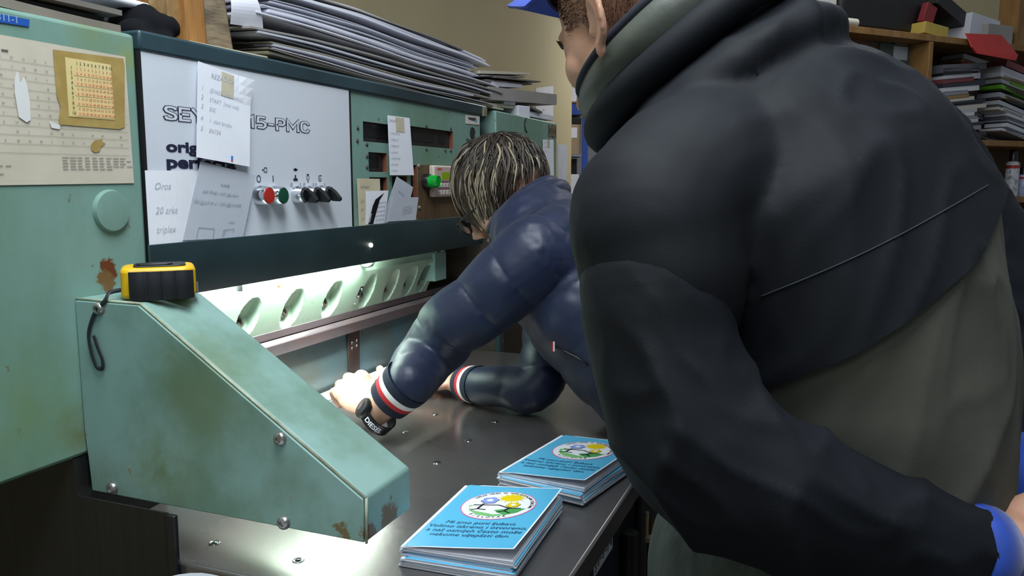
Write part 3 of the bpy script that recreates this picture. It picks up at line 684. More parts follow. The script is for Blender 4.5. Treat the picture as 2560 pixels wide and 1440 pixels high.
def note(name, label, px, y, curl=None, mats=None, draw=None, tape=None, group='notes fixed to the paper cutter', cat='note', nu=8, nv=10, corners=None, nrm=NY, th=0.0004):
    c = corners or [onY(x, yy, y) for x, yy in px]
    fn = surf(c, curl, nrm)
    mb = MB(); mb.sheet(fn, nu, nv, th, 0)
    asp = (c[1] - c[0]).length / (c[0] - c[3]).length
    if draw: draw(mb, fn, asp)
    o = mb.build(name, mats or [M_paper, M_pencil, M_blueink], None, smooth=False)
    tag(o, label, cat, group)
    if tape:
        t = MB(); t.sheet(lambda u, v: fn(tape[0] + (tape[1] - tape[0]) * u, tape[2] + (tape[3] - tape[2]) * v) + nrm * 0.0006, 2, 4, 0.0002)
        t.build('tape_strip', M_tape, o)
    return o
def d1(mb, fn, a):
    T = lambda st, u, v, s: puttext(mb, fn, NY, st, u, v, s, 0.0008, 1, a, shear=0.25, bold=-0.004)
    T('REZAČICA', 0.22, 0.875, 0.075)
    for i, (st, v) in enumerate((('IZVADI  (mali nožić)', 0.72), ('START  (novi nož)', 0.62), ('ESC', 0.52), ('1  stavi brojku', 0.40), ('ENTER', 0.29))):
        T(str(i + 1), 0.05, v, 0.07); T(st, 0.2, v, 0.06)
    put(mb, fn, NY, [(0.62, 0.045), (0.66, 0.045), (0.66, 0.085), (0.62, 0.085)], 0.0008, 2); put(mb, fn, NY, [(0.62, 0.025), (0.66, 0.025), (0.66, 0.045), (0.62, 0.045)], 0.0008, 3)
note('paper_note', 'white handwritten five-step list taped over the middle of the outlined lettering', [(490, 153), (622, 201), (612, 417), (478, 393)], 0.892,
     lambda u, v: 0.004 + 0.012 * max(0, u - 0.7) * max(0, v - 0.75) * 10 + 0.006 * (1 - v), [M_paper, M_pencil2, mat('mark_blue', '#2f86d8', rough=0.6), mat('mark_red', '#d0506a', rough=0.6)], d1, (0.42, 0.66, 0.72, 0.98))
def d2(mb, fn, a):
    for st, v in (('Oros', 0.75), ('20 arka', 0.42), ('triplex', 0.16)): puttext(mb, fn, NY, st, 0.12, v, 0.13, 0.0008, 1, a, shear=0.3, bold=-0.006)
note('paper_note', 'white note with three faint pencilled words standing in the corner behind the rail', [(361, 426), (494, 427), (494, 603), (372, 613)], 0.8945, lambda u, v: 0.001 + 0.004 * math.sin(u * 3.1), [M_paper, M_pencil2, M_blueink], d2)
def d3(mb, fn, a):
    for st, u, v, s in (('špera', 0.35, 0.72, 0.075), ('vrat 65 cm / broj cm', 0.08, 0.60, 0.075), ('špera 85 cm / 1 m (175 m)', -0.02, 0.46, 0.075), ('inox', 0.62, 0.20, 0.06)):
        w = text_geo(st, -0.006, 0.25)[2] * s / a
        puttext(mb, fn, NY, st, u + w + 0.06, v + 0.05, s, 0.0008, 1, a, rot=math.pi, shear=0.25, bold=-0.006)
    for A, B in (((0.2, 0.16), (0.46, 0.14)), ((0.46, 0.14), (0.47, 0.02)), ((0.2, 0.16), (0.2, 0.02)), ((0.62, 0.12), (0.8, 0.14)), ((0.62, 0.12), (0.62, 0.03)), ((0.66, 0.12), (0.64, 0.04)), ((0.8, 0.14), (0.8, 0.08))): putline(mb, fn, NY, A, B, 0.008, 0.0008, 1, a)
note('paper_note', 'blue-grey note with upside-down handwriting leaning under the five-step list', [(500, 403), (638, 438), (606, 594), (455, 601)], 0.8900, lambda u, v: 0.0012, [M_paperg, M_pencil, M_blueink], d3)
def d4(mb, fn, a):
    puttext(mb, fn, NY, 'PROGRAM', 0.06, 0.90, 0.05, 0.0008, 1, a, shear=0.1, bold=-0.004)
    for i, st in enumerate(('1  AUTOMATIKA', '2  IZVADI LIST', '3  TIPKA STOP', '4  unesi broj', '5  NA PRITISAK', '6  SIVI (OK)', '7  ENTER')): puttext(mb, fn, NY, st, 0.04, 0.69 - i * 0.105, 0.045, 0.0008, 1, a, shear=0.15, bold=-0.005)
note('paper_note', 'tall narrow white program list taped between the display windows', [(969, 288), (1024, 295), (1032, 438), (972, 438)], 0.893, lambda u, v: 0.003 * (1 - v), [M_paper, M_pencil, M_blueink], d4, (0.33, 0.72, 0.74, 0.985))
def d5(mb, fn, a):
    puttext(mb, fn, NY, 'BOŠNJAK', 0.12, 0.80, 0.08, 0.0008, 1, a, bold=-0.004)
    for v in (0.5, 0.32, 0.12): puttext(mb, fn, NY, '2H', 0.1, v, 0.09, 0.0008, 1, a, shear=0.3)
note('card_note', 'beige cardboard note leaning at the near end of the instrument panel', [(891, 446), (948, 447), (953, 562), (896, 566)], 0.8945, lambda u, v: 0.0015, [M_cream, M_pencil, M_blueink], d5)
def d6(mb, fn, a):
    put(mb, fn, NY, [(0.08, 0.0), (0.35, 0.0), (0.62, 0.72), (0.80, 0.93), (0.42, 0.74), (0.30, 0.55)], 0.0006, 2)
    for k in range(5): putline(mb, fn, NY, (0.45, 0.1 + k * 0.13), (0.95, 0.13 + k * 0.13), 0.01, 0.0006, 1, a)
    for k in range(3): putline(mb, fn, NY, (0.55 + k * 0.17, 0.02), (0.62 + k * 0.15, 0.7), 0.01, 0.0006, 1, a)
    puttext(mb, fn, NY, 'RUPA', 0.17, 0.04, 0.12, 0.0009, 3, a, rot=1.1, bold=0.01)
note('printed_slip', 'white printed slip with a bent black corner in front of the beige card', [(913, 478), (966, 476), (959, 558), (914, 561)], 0.8920, lambda u, v: 0.002 + 0.003 * u * v, [M_paper, M_pencil, M_bplast, M_paper], d6)
def d7(mb, fn, a):
    puttext(mb, fn, NY, 'A-15-X', 0.30, 0.72, 0.08, 0.0008, 1, a, rot=-0.35, bold=-0.004); puttext(mb, fn, NY, '10', 0.12, 0.08, 0.06, 0.0008, 1, a, bold=-0.004); putline(mb, fn, NY, (0.4, 0.5), (0.7, 0.47), 0.01, 0.0008, 1, a)
note('paper_note', 'tilted grey-white slip rising to a point above the black slot', [(990, 441), (1031, 468), (1010, 553), (951, 558)], 0.8930, lambda u, v: 0.002, [M_paperg, M_pencil, M_blueink], d7)
def d8(mb, fn, a):
    for k in range(4): putline(mb, fn, NY, (0.45, 0.28 + k * 0.1), (0.78, 0.34 + k * 0.09), 0.012, 0.0008, 1, a)
    for k in range(5): putline(mb, fn, NY, (0.46 + 0.08 * k, 0.28 + 0.015 * k), (0.46 + 0.08 * k, 0.58 + 0.01 * k), 0.012, 0.0008, 1, a)
note('paper_note', 'small white slip with a pencilled grid sketch leaning beside the bronze plate', [(979, 493), (1044, 493), (1037, 550), (966, 554)], 0.8905, lambda u, v: 0.0025, [M_paperg, M_pencil, M_blueink], d8)
note('paper_note', 'tall white list taped to the far mint green cabinet', [(1357, 349), (1384, 349), (1385, 452), (1358, 448)], 0.897, None, [M_paper, M_pencil2], lambda mb, fn, a: [puttext(mb, fn, NY, st, 0.1, 0.92 - i * 0.12, 0.05, 0.0008, 1, a) for i, st in enumerate(('A  70 x 100', 'B  50 x 70', 'C  35 x 50', 'D', 'E'))], (0.4, 0.62, 0.8, 1.0))
note('paper_note', 'scrap of cream tape paper stuck low on the far mint green cabinet', [(1340, 372), (1346, 372), (1348, 392), (1341, 390)], 0.898, None, [M_cream])
for i, (c4, lab) in enumerate((([(1340, 220), (1383, 215), (1383, 302), (1340, 296)], 'white sheet with black marks pinned to the cream wall above the far cabinet'), ([(1394, 361), (1418, 362), (1417, 479), (1394, 478)], 'long grey-white sheet pinned to the cream wall beside the far cabinet'))):
    def dw(mb, fn, a, i=i):
        for v in ((0.28, 0.5) if i == 0 else (0.06,)): puttext(mb, fn, NY, '##' if i == 0 else '| II |', 0.4, v, 0.06, 0.002, 1, a, bold=0.02)
    o = note('wall_sheet', lab, c4, 1.7485, None, [M_paper if i == 0 else M_paperg, mat('print_dark', '#44464c', rough=0.7)], dw, group='sheets on the cream wall', cat='paper')
# ---- printed chart with the multiplication card on the left cabinet
TRc, BRc, TLc = F(316, 143), F(331, 458), F(0, 97)
xr = (TRc.x + BRc.x) / 2; zt_, zb_ = F(316, 143).z, F(331, 458).z; x0c = 0.50
cc = [Vector((x0c, 0.8985, zt_)), Vector((xr - 0.002, 0.8985, zt_)), Vector((xr, 0.8985, zb_)), Vector((x0c, 0.8985, zb_ - 0.004))]
def sheetuv(px, py):
    p = onY(px, py, 0.8985); return ((p.x - x0c) / (xr - x0c), (p.z - zb_) / (zt_ - zb_))
def dch(mb, fn, a):
    P = lambda pts, m, off=0.0008: put(mb, fn, NY, [sheetuv(*q) for q in pts], off, m)
    lines = [((-80, 143), (330, 196)), ((-80, 170), (330, 217)), ((-80, 195), (315, 240)), ((-80, 222), (330, 260)), ((-80, 248), (330, 282)), ((-80, 280), (330, 303)), ((-80, 306), (328, 325)), ((-80, 330), (325, 349)), ((-80, 356), (325, 368)), ((-80, 384), (330, 391))]
    # rule lines: horizontals of the chart
    for k in range(11):
        v = 0.84 - k * 0.062; putline(mb, fn, NY, (0.01, v), (0.985, v), 0.0022, 0.0008, 1, a)
    rnd = random.Random(3)
    for k in range(10):
        for j in range(22):
            u = 0.03 + j * 0.0435; v = 0.855 - k * 0.062
            if v > 0.27 and (rnd.random() < 0.86): puttext(mb, fn, NY, rnd.choice(('12', '24', '36', '¼', '½', '8', '16', '48')), u, v, 0.022, 0.0008, 1, a)
    for k, n in enumerate((9, 10, 9, 10, 7)):
        for j in range(n): putline(mb, fn, NY, (0.68 + j * 0.032, 0.195 - k * 0.021), (0.68 + j * 0.032 + 0.018 + 0.010 * rnd.random(), 0.195 - k * 0.021), 0.006, 0.0008, 1, a)
    for v, n in ((0.20, 6), (0.155, 3), (0.13, 8), (0.075, 7)):
        for j in range(n): putline(mb, fn, NY, (0.25 + j * 0.03, v), (0.27 + j * 0.03, v), 0.006, 0.0008, 1, a)
    for j in range(11): putline(mb, fn, NY, (0.16 + j * 0.032, 0.90), (0.16 + j * 0.032 + 0.020 + 0.008 * rnd.random(), 0.90), 0.012, 0.0008, 3, a)
    # old yellow tape around the card, the brown blot, torn white scuffs
    P([(133, 124), (310, 147), (313, 165), (312, 318), (298, 323), (148, 310), (146, 295), (152, 268), (142, 240)], 2, 0.0010)
    P([(226, 362), (236, 350), (256, 347), (254, 353), (264, 358), (252, 366), (248, 378), (236, 380), (228, 374)], 2, 0.0010)
    P([(42, 178), (46, 180), (50, 205), (60, 190), (66, 205), (74, 250), (76, 298), (66, 304), (54, 296), (46, 290), (36, 230), (36, 200)], 4, 0.0012)
    P([(122, 300), (150, 312), (148, 322), (128, 318)], 4, 0.0012)
M_chart = mat('chart_paper', '#d6cdbb', '#c7bda8', scale=6, rough=0.35, coat=0.2)
chart = note('printed_chart', 'large yellowed cutting chart with brown tape on the near mint green cabinet', None, 0, None, [M_chart, mat('chart_print', '#8a857c', rough=0.7), mat('brown_tape', '#a58a4e', '#b59c5c', scale=30, rough=0.35), mat('chart_bold', '#5c5a58', rough=0.7), mat('scuff_white', '#dad9d4', rough=0.8)], dch, group=None, cat='chart', nu=6, nv=6, corners=cc)
def dmu(mb, fn, a):
    for i in range(1, 11):
        puttext(mb, fn, NY, str(i), 0.14 + i * 0.083, 0.905, 0.075, 0.0006, 1, a, align='C'); puttext(mb, fn, NY, str(i), 0.10, 0.905 - i * 0.0865, 0.075, 0.0006, 1, a, align='C')
        for j in range(1, 11): puttext(mb, fn, NY, str(i * j), 0.14 + j * 0.083, 0.905 - i * 0.0865, 0.058, 0.0006, 2, a, align='C')
    for i in (2, 4, 6, 8, 10): put(mb, fn, NY, [(0.16, 0.975 - i * 0.0865 - 0.0865), (0.99, 0.975 - i * 0.0865 - 0.0865), (0.99, 0.975 - i * 0.0865), (0.16, 0.975 - i * 0.0865)], 0.0003, 3)
note('multiplication_card', 'small yellow card with a ten by ten times table stuck on the chart', [(163, 143), (277, 162), (287, 300), (173, 291)], 0.8970, None, [mat('card_yellow', '#e3cf94', '#dcc787', scale=12, rough=0.5), M_black, mat('card_red', '#b9573c', rough=0.6), mat('card_band', '#e8c58a', rough=0.5)], dmu, group=None, cat='card', nu=4, nv=4)
# ================================================================ tape measure on the sensor arm
def tape_measure():
    B = ray(400, 700); B.z = 0; B.normalize(); A = Vector((B.y, -B.x, 0))
    base = onZ(400, 748, 1.2226)
    o0 = base + B * 0.036; o0.z = 1.2230
    r = root('tape_measure', o0, 'yellow and black tape measure with a wrist strap lying on the sensor arm', 'tape measure')
    def L(x, y, z): return o0 + A * x + B * y + UP * z
    hx, hy, hz = 0.0445, 0.034, 0.040
    def outline(k=1.0, g=0.0):
        pts = []
        for cx, cy, a0, rr in ((hx - 0.016, -hy + 0.016, -90, 0.016), (hx - 0.012, hy - 0.012, 0, 0.012), (-hx + 0.020, hy - 0.020, 90, 0.020), (-hx + 0.012, -hy + 0.012, 180, 0.012)):
            for i in range(6):
                th = math.radians(a0 + 18 * i); pts.append(((cx + rr * math.cos(th)) * k, (cy + rr * math.sin(th)) * k))
        return pts
    b = MB(); b.prism([L(x, y, 0.0) for x, y in outline()], UP * hz)
    b.build('case', mat('tape_yellow', '#e8b90c', '#dba800', scale=30, rough=0.4), r, bevel=0.006, seg=3)
    g = MB()      # black ribbed rubber jacket, wrapped over the near face
    n = 26
    def face(u, v):
        x = -0.027 + 0.060 * u; rib = 0.0010 * (1 if math.sin(u * 22) > 0 else -0.3)
        bulge = 0.0045 * math.sin(math.pi * u) ** 0.5 + 0.002 * math.sin(math.pi * v)
        return L(x, -hy - 0.002 - bulge - rib, 0.002 + (hz - 0.007) * v)
    g.sheet(face, n, 6, -0.010); g.build('rubber_grip', mat('tape_rubber', '#1b1c20', rough=0.5), r, smooth=True, auto=30)
    g = MB(); g.prism([L(x * 0.70 + 0.002, y * 0.72 - 0.004, hz - 0.0005) for x, y in outline()], UP * 0.0025); g.build('top_label', mat('tape_rubber', '#1b1c20'), r, bevel=0.001)
    g = MB(); g.prism([L(-0.022, -0.026, hz), L(0.012, -0.026, hz), L(0.018, -0.016, hz), L(-0.012, -0.010, hz), L(-0.026, -0.016, hz)], UP * 0.004)
    g.build('belt_clip', mat('clip_black', '#141416', rough=0.35, metal=0.5), r, bevel=0.001)
    g = MB(); g.prism([L(0.0448, -0.02, 0.003), L(0.0448, -0.006, 0.003), L(0.0448, -0.006, 0.018), L(0.0448, -0.02, 0.018)], A * 0.002); g.build('tape_hook', M_chrome, r)
    s0 = L(-0.0455, -0.018, 0.012)
    xs_ = 0.7335
    pth = [s0 + A * 0.004, s0 - A * 0.012 - UP * 0.003, onX(262, 752, 0.7345), onX(236, 785, xs_), onX(222, 830, xs_), onX(226, 870, xs_), onX(236, 905, xs_), onX(244, 920, xs_), onX(256, 920, xs_ - 0.001), onX(256, 900, xs_ - 0.001), onX(244, 868, xs_ - 0.001), onX(233, 835, xs_ - 0.001)]
    pth2 = []
    for i in range(len(pth) - 1):
        p0 = pth[max(i - 1, 0)]; p1 = pth[i]; p2 = pth[i + 1]; p3 = pth[min(i + 2, len(pth) - 1)]
        for k in range(6):
            t_ = k / 6; pth2.append(0.5 * ((2 * p1) + (p2 - p0) * t_ + (2 * p0 - 5 * p1 + 4 * p2 - p3) * t_ * t_ + (3 * p1 - p0 - 3 * p2 + p3) * t_ ** 3))
    sr = MB(); sr.tube(pth2, [(0.0010, 0.0028)] * len(pth2), 8, up=(1, 0.1, 0)); sr.build('wrist_strap', mat('strap_black', '#1d1f26', rough=0.6), r, smooth=True)
tape_measure()
# ================================================================ booklets
CYAN = mat('cover_cyan', '#5db8dd', '#57b1d8', scale=3, rough=0.28)
BKM = [M_paper, CYAN, mat('art_white', '#eef0f3', rough=0.35), mat('art_pink', '#d9729f', rough=0.4), mat('art_blue', '#8fa0e2', rough=0.4), mat('art_yellow', '#e6c90f', rough=0.4), mat('art_green', '#7dbb74', rough=0.4), mat('art_green_dark', '#4f9e55', rough=0.4), mat('art_black', '#16191f', rough=0.5), mat('art_text', '#1d4468', rough=0.5)]
def ellp(c, rx, ry, n=28, a0=0): return [(c[0] + rx * math.cos(a0 + 2 * math.pi * i / n), c[1] + ry * math.sin(a0 + 2 * math.pi * i / n)) for i in range(n)]
def cover_art(mb, fn, nrm, asp):
    k = asp       # sheet width / height; u is stretched by 1/k
    C = (0.53, 0.665); RX, RY = 0.355, 0.355 * k * 0.98
    def E(c, rx, ry, off, m, n=28): put(mb, fn, nrm, ellp(c, rx, ry, n), off, m)
    E(C, RX, RY, 0.0003, 3, 44); E(C, RX * 0.965, RY * 0.965, 0.0005, 2, 44)
    def q(x, y): return (C[0] + RX * x, C[1] + RY * y)
    put(mb, fn, nrm, [q(-0.78, -0.10), q(-0.55, -0.08), q(-0.2, -0.22), q(0.1, -0.48), q(0.35, -0.72), q(0.05, -0.80), q(-0.35, -0.72), q(-0.65, -0.45)], 0.0007, 6)
    put(mb, fn, nrm, [q(0.0, -0.38), q(0.35, -0.22), q(0.80, -0.18), q(0.66, -0.48), q(0.38, -0.70), q(0.2, -0.56)], 0.0009, 7)
    cs = q(0.20, 0.52); E(cs, RX * 0.30, RY * 0.24, 0.0008, 5, 20)
    for i in range(14):
        th = 2 * math.pi * i / 14; putline(mb, fn, nrm, (cs[0] + RX * 0.30 * math.cos(th), cs[1] + RY * 0.24 * math.sin(th)), (cs[0] + RX * 0.42 * math.cos(th), cs[1] + RY * 0.36 * math.sin(th)), 0.007, 0.0008, 5, k)
    for cf, col, r in ((q(-0.33, 0.28), 4, 0.15), (q(0.40, 0.02), 5, 0.12)):
        for i in range(6):
            th = 2 * math.pi * i / 6 + 0.3; cp = (cf[0] + RX * r * 1.0 * math.cos(th), cf[1] + RY * r * 1.0 * math.sin(th))
            E(cp, RX * r * 0.66, RY * r * 0.66, 0.0010, 8, 14); E(cp, RX * r * 0.56, RY * r * 0.56, 0.0012, col, 14)
        E(cf, RX * r * 0.6, RY * r * 0.6, 0.0014, 2, 16)
    BL = lambda a_, b_, w=0.010: putline(mb, fn, nrm, q(*a_), q(*b_), w, 0.0013, 8, k)
    BL((-0.42, 0.02), (-0.46, -0.34), 0.016); BL((-0.46, -0.34), (-0.62, -0.42)); BL((-0.46, -0.34), (-0.22, -0.38)); BL((-0.66, -0.08), (-0.42, -0.06)); BL((-0.42, -0.06), (0.02, -0.02))
    BL((0.36, -0.16), (0.30, -0.42), 0.016); BL((0.30, -0.42), (0.12, -0.52)); BL((0.30, -0.42), (0.48, -0.54)); BL((0.02, -0.02), (0.36, -0.22)); BL((0.36, -0.22), (0.68, -0.20))
    top = 'UDRUGA OSOBA SA INTELEKTUALNIM TEŠKOĆAMA'
    for i, ch in enumerate(top):
        if ch == ' ': continue
        th = math.radians(152 - i * (152 + 8) / (len(top) - 1)); c0 = q(0.84 * math.cos(th), 0.84 * math.sin(th))
        puttext(mb, fn, nrm, ch, c0[0], c0[1], 0.030, 0.0008, 8, k, rot=th - math.pi / 2, bold=0.012, align='C')
    for i, ch in enumerate('BJELOVAR'):
        th = math.radians(234 + i * 9.2); c0 = q(0.90 * math.cos(th), 0.90 * math.sin(th))
        puttext(mb, fn, nrm, ch, c0[0], c0[1], 0.034, 0.0008, 8, k, rot=th + math.pi / 2, bold=0.012, align='C')
    for i, st in enumerate(('Mi smo puni ljubavi.', 'Volimo iskreno i otvoreno,', 'a naš osmijeh često može', 'nekome uljepšati dan.')):
        puttext(mb, fn, nrm, st, 0.52, 0.345 - i * 0.062, 0.058, 0.0006, 9, k, align='C', shear=0.12)
def booklet(name, label, org, ang, z, w=0.147, h=0.211, th=0.0038, lift=0.002, gape=0.0, top=False, seed=0, group='blue cover booklets', sag=0.0):
    """spine along the left long edge; org = spine bottom corner; ang = direction of the short edge"""
    A = Vector((math.cos(ang), math.sin(ang), 0)); B = Vector((-math.sin(ang), math.cos(ang), 0)); o = Vector((org[0], org[1], z))
    mb = MB(); n = 10
    def P(u, v, zz): return o + A * (w * u) + B * (h * v) + UP * zz
    def bot(u, v): return P(u, v, 0.0004 + sag * u * u)
    def page_top(u, v): return P(u * 0.995 + 0.002, v, th + lift * 0.35 * u ** 1.3 + sag * u * u)
    # back cover, page block, front cover
    mb.sheet(lambda u, v: bot(u, v) + UP * 0.0005, n, 4, 0.0005, 0, 0, 1)
    for k in range(4):
        f = (k + 0.5) / 4
        mb.sheet(lambda u, v, f=f, k=k: P(u * (0.992 + 0.004 * math.sin(k * 2.1 + seed)) + 0.003, v * 0.996 + 0.002, 0.0012 + (th - 0.0014) * f + lift * (0.30 * f) * u ** 1.3 + sag * u * u), n, 2, (th - 0.0014) / 4 * 0.82, 0)
    cov = lambda u, v: P(u, v, th + 0.0008 - 0.0028 * (1 - min(1, u / 0.05)) ** 2 + lift * max(0, u) ** 1.25 + gape * u * max(0, 1 - v) ** 1.5 + sag * u * u)
    mb.sheet(cov, 16, 8, 0.0005, 1, 0, 0)
    # white rim of the trimmed cover
    N_ = UP
    if top:
        for a_, b_ in (((0.0, 0.0), (1, 0.0)), ((1, 0), (1, 1)), ((1, 1), (0, 1))): putline(mb, cov, N_, a_, b_, 0.010, 0.0003, 0, w / h)
        putline(mb, cov, N_, (0.006, 0), (0.006, 1), 0.006, 0.0003, 0, w / h)
        cover_art(mb, cov, N_, w / h)
    ob = mb.build(name, BKM, None); tag(ob, label, 'booklet', group); return ob
ROT = math.radians(-90)
def stack(corner_bl, corner_br, n, zt, jit, labs, gp, seed, lift, gape, first_off=0.0):
    """corners of the TOP cover (spine bottom, open bottom) on its own height"""
    bl, br = corner_bl, corner_br; a = math.atan2(br.y - bl.y, br.x - bl.x); rnd = random.Random(seed)
    th = (zt - 0.9005 - lift) / n
    for i in range(n):
        top = i == n - 1
        ja = 0 if top else rnd.uniform(-1, 1) * jit; dx, dy = (0, 0) if top else (rnd.uniform(-1, 1) * 0.0045, rnd.uniform(-1, 1) * 0.004)
        lab = labs[0] if top else (labs[1] if i == n - 2 else labs[2])
        booklet('booklet', lab, (bl.x + dx, bl.y + dy), a + ja, 0.9004 + th * i, th=th * 0.86, lift=lift if top else 0.0012, gape=gape if top else 0.0, top=top, seed=seed + i, group=gp)
bl, br = onZ(1000, 1352, 0.934), onZ(1277, 1392, 0.936)
stack(bl, br, 8, 0.940, 0.02, ('topmost blue booklet of the nearer stack, cover fully visible', 'blue booklet directly under the topmost one of the nearer stack', 'blue booklet in the lower part of the nearer stack'), 'nearer booklet stack', 11, 0.012, 0.006)
bl, br = onZ(1246, 1173, 0.930), onZ(1481, 1220, 0.932)
stack(bl, br, 7, 0.936, 0.05, ('topmost blue booklet of the farther stack, partly behind the jacket sleeve', 'blue booklet directly under the topmost one of the farther stack', 'blue booklet in the lower part of the farther stack'), 'farther booklet stack', 23, 0.009, 0.005)
# booklets being squared up against the back gauge
for i in range(6):
    mb = MB(); x0, x1 = 1.22 + 0.004 * math.sin(i * 2.3), 1.70 + 0.005 * math.cos(i * 1.7); y0 = 0.948 + 0.0012 * math.sin(i * 3.1); z0 = 0.9005 + i * 0.0044
    mb.box(x0, x1, y0, 0.987, z0, z0 + 0.0030, 0); mb.box(x0, x1, y0 + 0.001, 0.987, z0 + 0.0030, z0 + 0.0042, 1)
    o = mb.build('paper_strip', [M_paper, M_black if i < 5 else M_paper], None); tag(o, 'white uncut booklet in the pile pushed against the back gauge', 'booklet', 'pile against the back gauge')
# ================================================================ clutter on top of the cutter
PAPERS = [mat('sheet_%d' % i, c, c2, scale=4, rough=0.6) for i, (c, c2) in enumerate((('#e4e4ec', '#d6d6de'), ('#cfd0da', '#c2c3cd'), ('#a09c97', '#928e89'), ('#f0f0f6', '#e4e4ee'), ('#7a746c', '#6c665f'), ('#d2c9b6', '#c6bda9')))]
def crom(xs, ys, x):
    for i in range(len(xs) - 1):
        if x <= xs[i + 1] or i == len(xs) - 2:
            t_ = max(0.0, min(1.0, (x - xs[i]) / (xs[i + 1] - xs[i]))); t_ = t_ * t_ * (3 - 2 * t_) * 0.5 + t_ * 0.5
            return ys[i] + (ys[i + 1] - ys[i]) * t_
rnd = random.Random(5)
NL = 26
XK = [1.08, 1.30, 1.50, 1.75, 1.98, 2.14, 2.30]
LO = [1.598, 1.590, 1.583, 1.580, 1.580, 1.581, 1.583]
HI = [1.700, 1.716, 1.728, 1.731, 1.729, 1.722, 1.700]
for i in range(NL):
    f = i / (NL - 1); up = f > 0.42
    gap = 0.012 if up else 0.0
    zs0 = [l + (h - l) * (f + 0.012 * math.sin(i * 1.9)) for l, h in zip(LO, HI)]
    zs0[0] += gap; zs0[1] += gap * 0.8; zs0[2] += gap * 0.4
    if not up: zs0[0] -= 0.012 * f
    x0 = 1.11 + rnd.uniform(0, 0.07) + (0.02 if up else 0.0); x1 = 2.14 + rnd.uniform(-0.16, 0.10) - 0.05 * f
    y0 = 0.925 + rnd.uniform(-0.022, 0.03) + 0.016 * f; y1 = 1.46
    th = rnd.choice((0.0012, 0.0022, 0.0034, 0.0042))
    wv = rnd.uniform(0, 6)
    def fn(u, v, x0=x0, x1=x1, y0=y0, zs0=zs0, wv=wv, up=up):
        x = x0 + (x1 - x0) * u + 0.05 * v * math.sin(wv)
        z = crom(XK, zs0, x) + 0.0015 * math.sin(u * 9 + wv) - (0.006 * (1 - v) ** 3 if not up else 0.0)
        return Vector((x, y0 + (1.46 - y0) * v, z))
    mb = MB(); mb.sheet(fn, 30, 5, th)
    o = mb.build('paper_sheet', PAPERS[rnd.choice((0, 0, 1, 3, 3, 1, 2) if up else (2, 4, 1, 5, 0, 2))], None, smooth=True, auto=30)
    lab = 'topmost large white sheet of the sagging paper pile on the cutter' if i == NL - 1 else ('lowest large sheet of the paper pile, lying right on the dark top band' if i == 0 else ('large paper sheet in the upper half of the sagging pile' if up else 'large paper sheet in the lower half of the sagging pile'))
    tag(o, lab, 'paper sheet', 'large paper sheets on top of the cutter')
c4 = [onY(566, -14, 0.945), onY(628, -14, 0.945), onY(658, 72, 0.93), onY(576, 60, 0.925)]
o = note('paper_sheet', 'pale grey sheet bending down beside the wooden block', None, 0, lambda u, v: 0.018 * math.sin(v * 2.6), [PAPERS[0]], None, group='large paper sheets on top of the cutter', cat='paper sheet', corners=c4, nrm=Vector((-0.5, -0.8, 0.2)))
# wooden blocks
def wood(name, c, c2, grain):
    m = mat(name, c, c2, scale=5, rough=0.65, bump=0.25, bscale=18, stretch=grain, lo=0.35, hi=0.62); return m
W1 = wood('wood_orange', '#b07f42', '#8c5d2b', (9, 9, 1.2)); W2 = wood('wood_weathered', '#8f7d63', '#5e5140', (1.5, 12, 14)); W3 = wood('wood_pale', '#a98758', '#86653c', (4, 12, 3))
wx0, wx1, wx2 = onY(428, 90, 0.93).x, onY(520, 95, 0.93).x, onY(576, 100, 0.93).x
wb = root('wooden_block', ((wx0 + wx2) / 2, 1.02, ZT), 'rough nailed block of brown and weathered timber standing on the dark top band', 'wooden block')
b_ = MB(); b_.box(wx0 + 0.012, wx0 + 0.036, 0.945, 0.985, ZT + 0.0005, 1.80); b_.build('pale_board', W3, wb, bevel=0.003)
b_ = MB(); b_.prism([(wx0 + 0.032, 0.930, ZT + 0.0005), (wx1, 0.930, ZT + 0.0005), (wx1 - 0.004, 0.936, 1.80), (wx0 + 0.038, 0.936, 1.80)], (0, 0.10, 0)); b_.build('orange_board', W1, wb, bevel=0.004)
b_ = MB(); b_.prism([(wx1, 0.940, ZT + 0.0005), (wx2 + 0.004, 0.925, ZT + 0.0005), (wx2 - 0.006, 0.93, 1.665), (wx2 - 0.02, 0.94, 1.70), (wx1, 0.945, 1.72)], (0, 0.13, 0)); b_.build('weathered_board', W2, wb, bevel=0.004)
kp = onY(497, 68, 0.934); MB().lathe([(0.0, 0.0015), (0.005, 0.001), (0.009, 0.0)], kp, (0, -1, 0), 16).build('wood_knot', mat('knot_brown', '#6b4520', '#8a5a2a', scale=120, rough=0.7), wb, smooth=True)
# scraps on the dark band under the block
for k, (p4, lab) in enumerate((([(455, 95), (560, 110), (585, 118), (480, 104)], 'thin cream card scrap poking out under the wooden block'),)):
    c = [onY(px, py, 0.90 + 0.02 * (1 - i // 2)) for i, (px, py) in enumerate(p4)]
    mb = MB(); mb.prism([Vector((wx0 + 0.01, 0.905, ZT + 0.0002)), Vector((wx2 + 0.05, 0.897, ZT + 0.0002)), Vector((wx2 + 0.09, 0.924, ZT + 0.0002)), Vector((wx0 + 0.03, 0.924, ZT + 0.0002))], (0, 0, 0.0022)); tag(mb.build('card_scrap', M_cream, None), lab, 'card')
